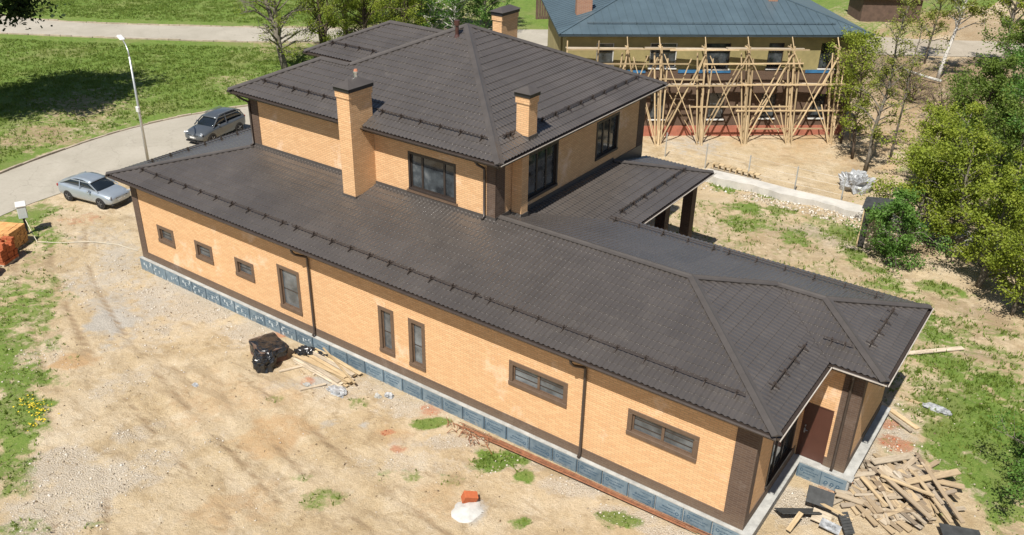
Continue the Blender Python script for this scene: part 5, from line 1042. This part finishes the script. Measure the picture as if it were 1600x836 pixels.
TREES = [
 # right-hand thicket
 dict(name='leafy_bush', loc=(28.1,22.3), h=3.7, r=1.5, leaf='green', bk='grey', label='rounded bright green bush in front of the small dark shed', start=.06, nb=30, leaves=10075, ls=0.091, droop=.4, trunk=.06, cat='bush'),
 dict(name='yellow_green_tree', loc=(30.2, 24.6), h=6.8, r=1.9, leaf='yellow', bk='grey', label='yellow-green tree just right of the rounded bright green bush', start=0.1, nb=40, leaves=13950, ls=0.091, group='thicket trees', stems=2),
 dict(name='yellow_green_tree', loc=(31.9, 22.2), h=6.6, r=2.0, leaf='yellow', bk='grey', label='nearest yellow-green tree at the edge of the thicket', start=0.12, nb=40, leaves=14725, ls=0.091, group='thicket trees', stems=2),
 dict(name='yellow_green_tree', loc=(28.5, 29.3), h=6.6, r=2.0, leaf='yellow', bk='grey', label='yellow-green tree farther back behind the rounded bush', start=0.08, nb=40, leaves=13950, ls=0.099, group='thicket trees', stems=2),
 dict(name='yellow_green_tree', loc=(31.2, 27.6), h=8.4, r=2.0, leaf='mid', bk='grey', label='olive green tree in the middle of the thicket', start=0.1, nb=42, leaves=15500, ls=0.099, group='thicket trees', stems=2),
 dict(name='green_tree', loc=(33.4, 24.6), h=9.4, r=2.2, leaf='green', bk='grey', label='large fresh green tree at the right edge of the picture', start=0.1, nb=46, leaves=18600, ls=0.099, group='thicket trees'),
 dict(name='green_tree', loc=(33.0, 29.8), h=10.2, r=2.4, leaf='green', bk='grey', label='tall fresh green tree behind the thicket at the right edge', start=0.1, nb=46, leaves=18600, ls=0.106, group='thicket trees'),
 dict(name='dark_tree', loc=(29.0, 33.8), h=8.2, r=2.1, leaf='mid', bk='brown', label='deep green tree behind the thicket below the white birch trunk', start=0.08, nb=44, leaves=17050, ls=0.099, droop=0.15, group='thicket trees'),
 dict(name='dark_tree', loc=(30.8, 38.0), h=9.6, r=2.5, leaf='green', bk='brown', label='broad green tree at the back of the thicket', start=0.08, nb=46, leaves=18600, ls=0.106, group='thicket trees'),
 dict(name='green_tree', loc=(35.0, 19.4), h=8.4, r=2.0, leaf='yellow', bk='grey', label='green tree cut by the right edge beside the clay slope', start=0.12, nb=40, leaves=13950, ls=0.091, group='thicket trees', stems=2),
 dict(name='green_tree', loc=(33.6, 20.4), h=4.8, r=1.7, leaf='yellow', bk='grey', label='low yellow-green shrub before the thicket above its shadow', start=0.08, nb=34, leaves=10075, ls=0.091, group='thicket trees', stems=3, trunk=0.06),
 dict(name='dark_tree', loc=(33.6, 35.0), h=10.5, r=2.4, leaf='mid', bk='brown', label='tall olive tree at the right edge behind the fresh green ones', start=0.1, nb=44, leaves=17050, ls=0.106, group='thicket trees'),
 dict(name='corner_bush', loc=(36.5,8.1), h=3.3, r=1.8, leaf='green', bk='grey', label='green bush in the bottom right corner beside the wood pile', start=.08, nb=30, leaves=12400, ls=0.076, trunk=.05, cat='bush'),
 dict(name='yellow_green_tree', loc=(28.3,25.4), h=4.6, r=2.0, leaf='yellow', bk='grey', label='low yellow-green tree between the shed and the thicket', start=.1, nb=34, leaves=13950, ls=0.099, group='yellow-green thicket trees'),
 dict(name='dark_tree', loc=(27.3,33.0), h=4.6, r=2.0, leaf='yellow', bk='brown', label='low yellowish tree at the far left edge of the thicket', start=.08, nb=34, leaves=13175, ls=0.099),
 dict(name='dark_tree', loc=(27.9,38.2), h=5.6, r=2.1, leaf='mid', bk='brown', label='olive tree behind the far left edge of the thicket', start=.08, nb=34, leaves=13175, ls=0.106),
 dict(name='green_tree', loc=(32.3,45.5), h=11.5, r=2.6, leaf='green', bk='grey', label='green tree far back at the right edge below the road', start=.1, nb=36, leaves=15500, ls=0.129),
 dict(name='green_tree', loc=(29.0,44.0), h=8.5, r=2.2, leaf='mid', bk='grey', label='soft green tree under the grey-trunked roadside tree', start=.1, nb=34, leaves=12400, ls=0.122),
 # thin trees by the neighbour's house
 dict(name='thin_tree', loc=(23.6,33.6), h=11.5, r=1.5, leaf='birch', bk='grey', label='thin tall tree standing over the white junk heap', start=.22, nb=44, sub=7, leaves=3720, ls=0.099, bare=.3, trunk=.12, lean=(.5,.2)),
 dict(name='thin_tree', loc=(22.3,35.6), h=8.0, r=1.6, leaf='yellow', bk='brown', label='sparse yellow-green tree at the right end of the scaffolding', start=.2, nb=44, sub=7, leaves=4650, ls=0.106, bare=.2, trunk=.09, lean=(-.5,0)),
 dict(name='thin_tree', loc=(20.9,37.8), h=7.6, r=1.6, leaf='yellow', bk='brown', label='yellow-green tree leaning over the roof corner of the unfinished house', start=.3, nb=40, sub=6, leaves=5580, ls=0.099, trunk=.09, lean=(-.3,.2)),
 dict(name='thin_tree', loc=(24.2,37.0), h=9.5, r=1.4, leaf='birch', bk='grey', label='slender tree behind the thin tall one', start=.35, nb=22, leaves=1395, ls=0.099, bare=.4, trunk=.08),
 dict(name='birch_tree', loc=(22.4,58.2), h=11, r=2.3, leaf='birch', bk='birch', label='white-trunked birch leaning beside the gravel road', start=.4, nb=40, leaves=6975, ls=0.122, bare=.25, trunk=.17, lean=(1.0,0)),
 dict(name='birch_tree', loc=(26.2,62.5), h=12, r=2.4, leaf='yellow', bk='grey', label='grey-trunked tree right of the leaning birch by the road', start=.3, nb=40, leaves=9300, ls=0.129, bare=.2, trunk=.2),
 dict(name='birch_tree', loc=(29.8,66), h=11, r=2.4, leaf='mid', bk='grey', label='leafy tree by the gravel road at the upper right corner', start=.2, nb=40, leaves=11625, ls=0.137, trunk=.16),
 dict(name='birch_tree', loc=(20.3,63), h=10, r=1.8, leaf='birch', bk='grey', label='sparse young tree left of the leaning birch', start=.2, nb=40, leaves=4030, ls=0.114, bare=.4, trunk=.09),
 dict(name='bare_shrub', loc=(22.2,50.5), h=2.6, r=2.2, leaf='birch', bk='brown', label='leafless brown brush below the leaning birch', start=.05, nb=60, sub=8, leaves=465, ls=0.076, stems=4, trunk=.05, cat='shrub'),
 dict(name='bare_shrub', loc=(24.6,46.5), h=2.2, r=2.2, leaf='birch', bk='brown', label='leafless brown brush left of the deep green trees', start=.05, nb=60, sub=8, leaves=465, ls=0.076, stems=4, trunk=.05, cat='shrub'),
 dict(name='bare_shrub', loc=(19.2,53.5), h=2.0, r=2.0, leaf='birch', bk='grey', label='leafless brush beside the gravel road left of the birch', start=.05, nb=50, sub=8, leaves=310, ls=0.076, stems=4, trunk=.05, cat='shrub'),
 # behind the house on the left
 dict(name='bare_tree', loc=(-19.6,27.2), h=12, r=3.6, leaf='yellow', bk='grey', label='gnarled bare tree right behind the left end of the upper roof', start=.14, nb=60, leaves=9207, ls=0.091, bare=.35, stems=2, sub=8, trunk=.26, lean=(-2.0,0)),
 dict(name='bare_tree', loc=(-20.0,31.5), h=11, r=2.6, leaf='yellow', bk='brown', label='multi-stemmed tree with budding leaves beside the gnarled bare one', start=.12, nb=60, leaves=17577, ls=0.099, stems=3, trunk=.17, sub=7),
 dict(name='bare_tree', loc=(-19.0,35.5), h=11, r=2.8, leaf='yellow', bk='brown', label='budding tree third from the left behind the upper roof', start=.10, nb=56, leaves=19251, ls=0.099, stems=2, trunk=.18, sub=7),
 dict(name='birch_tree', loc=(-21.5,41.8), h=10, r=2.6, leaf='mid', bk='grey', label='leafy tree behind the rear wing ridge', start=.03, nb=60, leaves=18600, ls=0.122, stems=2, trunk=.13),
 dict(name='birch_tree', loc=(-19.6,45), h=10, r=2.6, leaf='green', bk='birch', label='green birch behind the roof left of the vent pipe', start=.03, nb=60, leaves=15112, ls=0.122, trunk=.14),
 dict(name='birch_tree', loc=(-17.5,46), h=10, r=2.5, leaf='green', bk='birch', label='green birch directly behind the vent pipe', start=.03, nb=60, leaves=15112, ls=0.122, trunk=.14),
 dict(name='birch_tree', loc=(-15.9,48.6), h=10, r=2.6, leaf='green', bk='grey', label='green tree right of the birches behind the main ridge', start=.03, nb=60, leaves=13950, ls=0.122, trunk=.13),
 dict(name='birch_tree', loc=(-23.4,47.5), h=10, r=2.6, leaf='mid', bk='grey', label='olive tree in the far row above the rear wing', start=.03, nb=60, leaves=18600, ls=0.129, trunk=.13),
 dict(name='birch_tree', loc=(-26.6,43.5), h=9, r=2.6, leaf='yellow', bk='grey', label='yellowish tree at the left end of the far row', start=.03, nb=60, leaves=15112, ls=0.129, trunk=.13),
 dict(name='budding_tree', loc=(-17.2,38.5), h=9, r=2.4, leaf='yellow', bk='brown', label='budding yellow-green tree close behind the rear wing roof', start=.03, nb=60, sub=6, leaves=12000, ls=.11, stems=3, trunk=.12),
 dict(name='budding_tree', loc=(-23.0,37.0), h=9, r=2.6, leaf='yellow', bk='brown', label='budding yellow-green tree beside the far road left of the rear wing', start=.03, nb=60, sub=6, leaves=10500, ls=.11, stems=3, trunk=.12),
 dict(name='shade_tree', loc=(-26.5,6.6), h=12.0, r=6.0, leaf='dark', bk='brown', label='dark tree at the left edge casting a wide shadow on the lawn', start=.42, nb=60, leaves=46000, ls=.27, trunk=.25, spread=.5),
]
for i, kw in enumerate(TREES): tree(seed=100+i, **kw)
# ------------------------------------------------------------------ grass blades, gravel and litter: uncountable stuff
def scatter(n, box_, fn, seed):
    rs = np.random.RandomState(seed); x = rs.uniform(box_[0], box_[1], n); y = rs.uniform(box_[2], box_[3], n); pr = fn(x, y); k = rs.rand(n) < pr; return x[k], y[k], rs
def inside(x, y): return ((x > .4) & (x < 29.7) & (y > .42) & (y < 9.2)) | ((x > 29) & (x < 31.4) & (y > 4.6) & (y < 9.4)) | ((x > 0.3) & (x < 21.2) & (y > 9) & (y < 16.8))
def blades(name, n, box_, fn, size, seed, mat, label):
    x, y, rs = scatter(n, box_, fn, seed); ok = ~inside(x, y); x, y = x[ok], y[ok]; k = len(x); z = ground_h(x, y); V = []; per = 3
    c = np.repeat(np.c_[x, y, z], per, 0)+np.c_[rs.normal(0,size*.4,(k*per,2)), np.zeros(k*per)]; a = rs.uniform(0,6.28,k*per); s = size*(.5+rs.rand(k*per)); w = s*.22
    d = np.c_[np.cos(a), np.sin(a), np.zeros(k*per)]; ln = rs.normal(0,.45,(k*per,2))*s[:,None]
    V = np.stack([c-d*w[:,None], c+d*w[:,None], c+np.c_[ln, s]], 1).reshape(-1,3)
    o = np_mesh(name, V, np.arange(len(V)).reshape(-1,3), mat); tag(o, label, 'grass', None, 'stuff'); return o
GM = leaf_mat('grass_blades', (.09,.135,.02), (.16,.235,.036), (.28,.30,.085))
def gfn(x, y): 
    rm = road_mask(x, y); g = grass_amt(x, y, lawn_side(x, y)); return np.where(rm > .75, 0, np.clip(g*1.3-.25, 0, 1)*np.clip(vnoise(x, y, 1.6, 51, 4)*2.2-.55, .02, 1))
blades('yard_grass', 90000, (-12,38,-14,24), gfn, .10, 1, GM, 'patchy green grass and weeds growing across the yard')
def flowers():
    rs = np.random.RandomState(9); k = 90; c = np.array([(6.7,-8.0),(7.2,-8.2),(7.7,-8.5),(6.3,-8.1)])[rs.randint(0,4,k)]+rs.normal(0,.2,(k,2)); z = ground_h(c[:,0], c[:,1])+.08+.05*rs.rand(k); P = np.c_[c, z]; a = rs.uniform(0,6.28,k); s = .022+.02*rs.rand(k)
    V = np.stack([P+np.c_[np.cos(a+q)*s, np.sin(a+q)*s, np.zeros(k)+(.01 if q else 0)] for q in (0,1.571,3.142,4.712)], 1).reshape(-1,3)
    tag(np_mesh('dandelion_flowers', V, np.arange(k*4).reshape(-1,4), plain('yellow_petals', (.62,.46,.02), .8)), 'yellow dandelions in the grass at the left edge', 'flowers', None, 'stuff')
flowers()
blades('lot_grass', 26000, (14,38,10,30), gfn, .13, 3, GM, 'grass patches on the lot behind the house')
blades('lawn_grass', 170000, (-60,-10,-4,45), gfn, .12, 2, GM, 'green lawn grass beyond the road kerb')
def stones(name, n, box_, fn, s0, s1, seed, mat, label, cat, flat=.6, stretch=1.):
    x, y, rs = scatter(n, box_, fn, seed); ok = ~inside(x, y); x, y = x[ok], y[ok]; k = len(x); z = ground_h(x, y)
    base = np.array([(1,0,0),(0,1,0),(-1,0,0),(0,-1,0),(0,0,1),(0,0,-1)], float); tri = np.array([(0,1,4),(1,2,4),(2,3,4),(3,0,4),(1,0,5),(2,1,5),(3,2,5),(0,3,5)])
    s = s0+(s1-s0)*rs.rand(k)**2.2; P = base[None]*(s[:,None,None])*(.6+.8*rs.rand(k,6,1)); P[:,:,2] *= flat; P[:,:,0] *= stretch
    a = rs.uniform(0,6.28,k); ca, sa = np.cos(a)[:,None], np.sin(a)[:,None]; X = P[:,:,0]*ca-P[:,:,1]*sa; Y = P[:,:,0]*sa+P[:,:,1]*ca
    V = np.stack([X+x[:,None], Y+y[:,None], P[:,:,2]+z[:,None]+s[:,None]*.2], -1).reshape(-1,3); F = (tri[None]+np.arange(k)[:,None,None]*6).reshape(-1,3)
    o = np_mesh(name, V, F, mat); tag(o, label, cat, None, 'stuff'); return o
def stonem(name, cols):
    t = NT(name); n = t.n("TexVoronoi", Scale=9.0); t.l(t.pos(), n.inputs['Vector']); sp = t.n("SeparateColor"); t.l(n.outputs['Color'], sp.inputs[0]); return t.fin(t.ramp(sp.outputs[0], cols), .9, 0, .2)
SMAT = stonem('pale_gravel', [(.1,(.28,.225,.16)), (.4,(.44,.38,.29)), (.65,(.54,.485,.40)), (.9,(.60,.57,.515))])
stones('gravel', 95000, (-4,36,-13,12), lambda x, y: np.clip(zone(GRAVEL, x, y, .7, 2)*1.1-.2, 0, 1)*.9*np.clip(vnoise(x, y, 1.1, 61, 3)*2.4-.6, .05, 1), .014, .055, 4, SMAT, 'pale crushed stone spread along the plinth and yard', 'gravel')
stones('yard_pebbles', 34000, (-9,37,-14,30), lambda x, y: np.clip(vnoise(x, y, .5, 71, 4)*2-.7, .03, 1)*.55, .008, .04, 5, SMAT, 'loose pebbles and clods over the bare yard', 'pebbles')
stones('rubble', 2600, (12,31,25.2,26.7), lambda x, y: np.where(x > 19, .6, .15), .03, .12, 6, SMAT, 'stone rubble at the foot of the concrete wall', 'rubble')
RMAT = stonem('brick_rubble_bits', [(.2,(.30,.11,.06)), (.5,(.50,.19,.10)), (.8,(.58,.30,.18))])
stones('brick_rubble', 40000, (-4,36,-9,12), lambda x, y: np.clip(zone(RED, x, y, .7, 6)*1.2-.35, 0, 1)*.8, .012, .06, 7, RMAT, 'crushed red brick bits by the walls', 'brick rubble')
DM = stonem('dark_clods', [(.2,(.10,.07,.045)), (.5,(.20,.15,.09)), (.8,(.30,.23,.14))])
stones('soil_clods', 26000, (-9,37,-14,34), lambda x, y: np.clip(vnoise(x, y, .8, 81, 4)*2.2-.95, .0, 1)*.5, .01, .05, 8, DM, 'dark soil clods and bark bits over the yard', 'soil')
stones('twigs', 3000, (-6,36,-13,24), lambda x, y: np.clip(vnoise(x, y, .4, 95, 3)*3-1.1, .03, 1)*.5, .010, .022, 11, DM, 'dry twigs and bark strips strewn over the yard', 'twigs', .5, 7.)
stones('wood_chips', 1500, (4,36,-9,14), lambda x, y: np.clip(np.exp(-((x-32.5)**2+(y-6)**2)/9)+np.exp(-((x-13.5)**2+(y+.6)**2)/4)+.04, 0, 1)*.7, .014, .035, 12, stonem('wood_chips', [(.2,(.36,.26,.15)),(.5,(.48,.38,.25)),(.8,(.55,.48,.37))]), 'wood chips and splinters around the board piles', 'wood chips', .35, 4.)
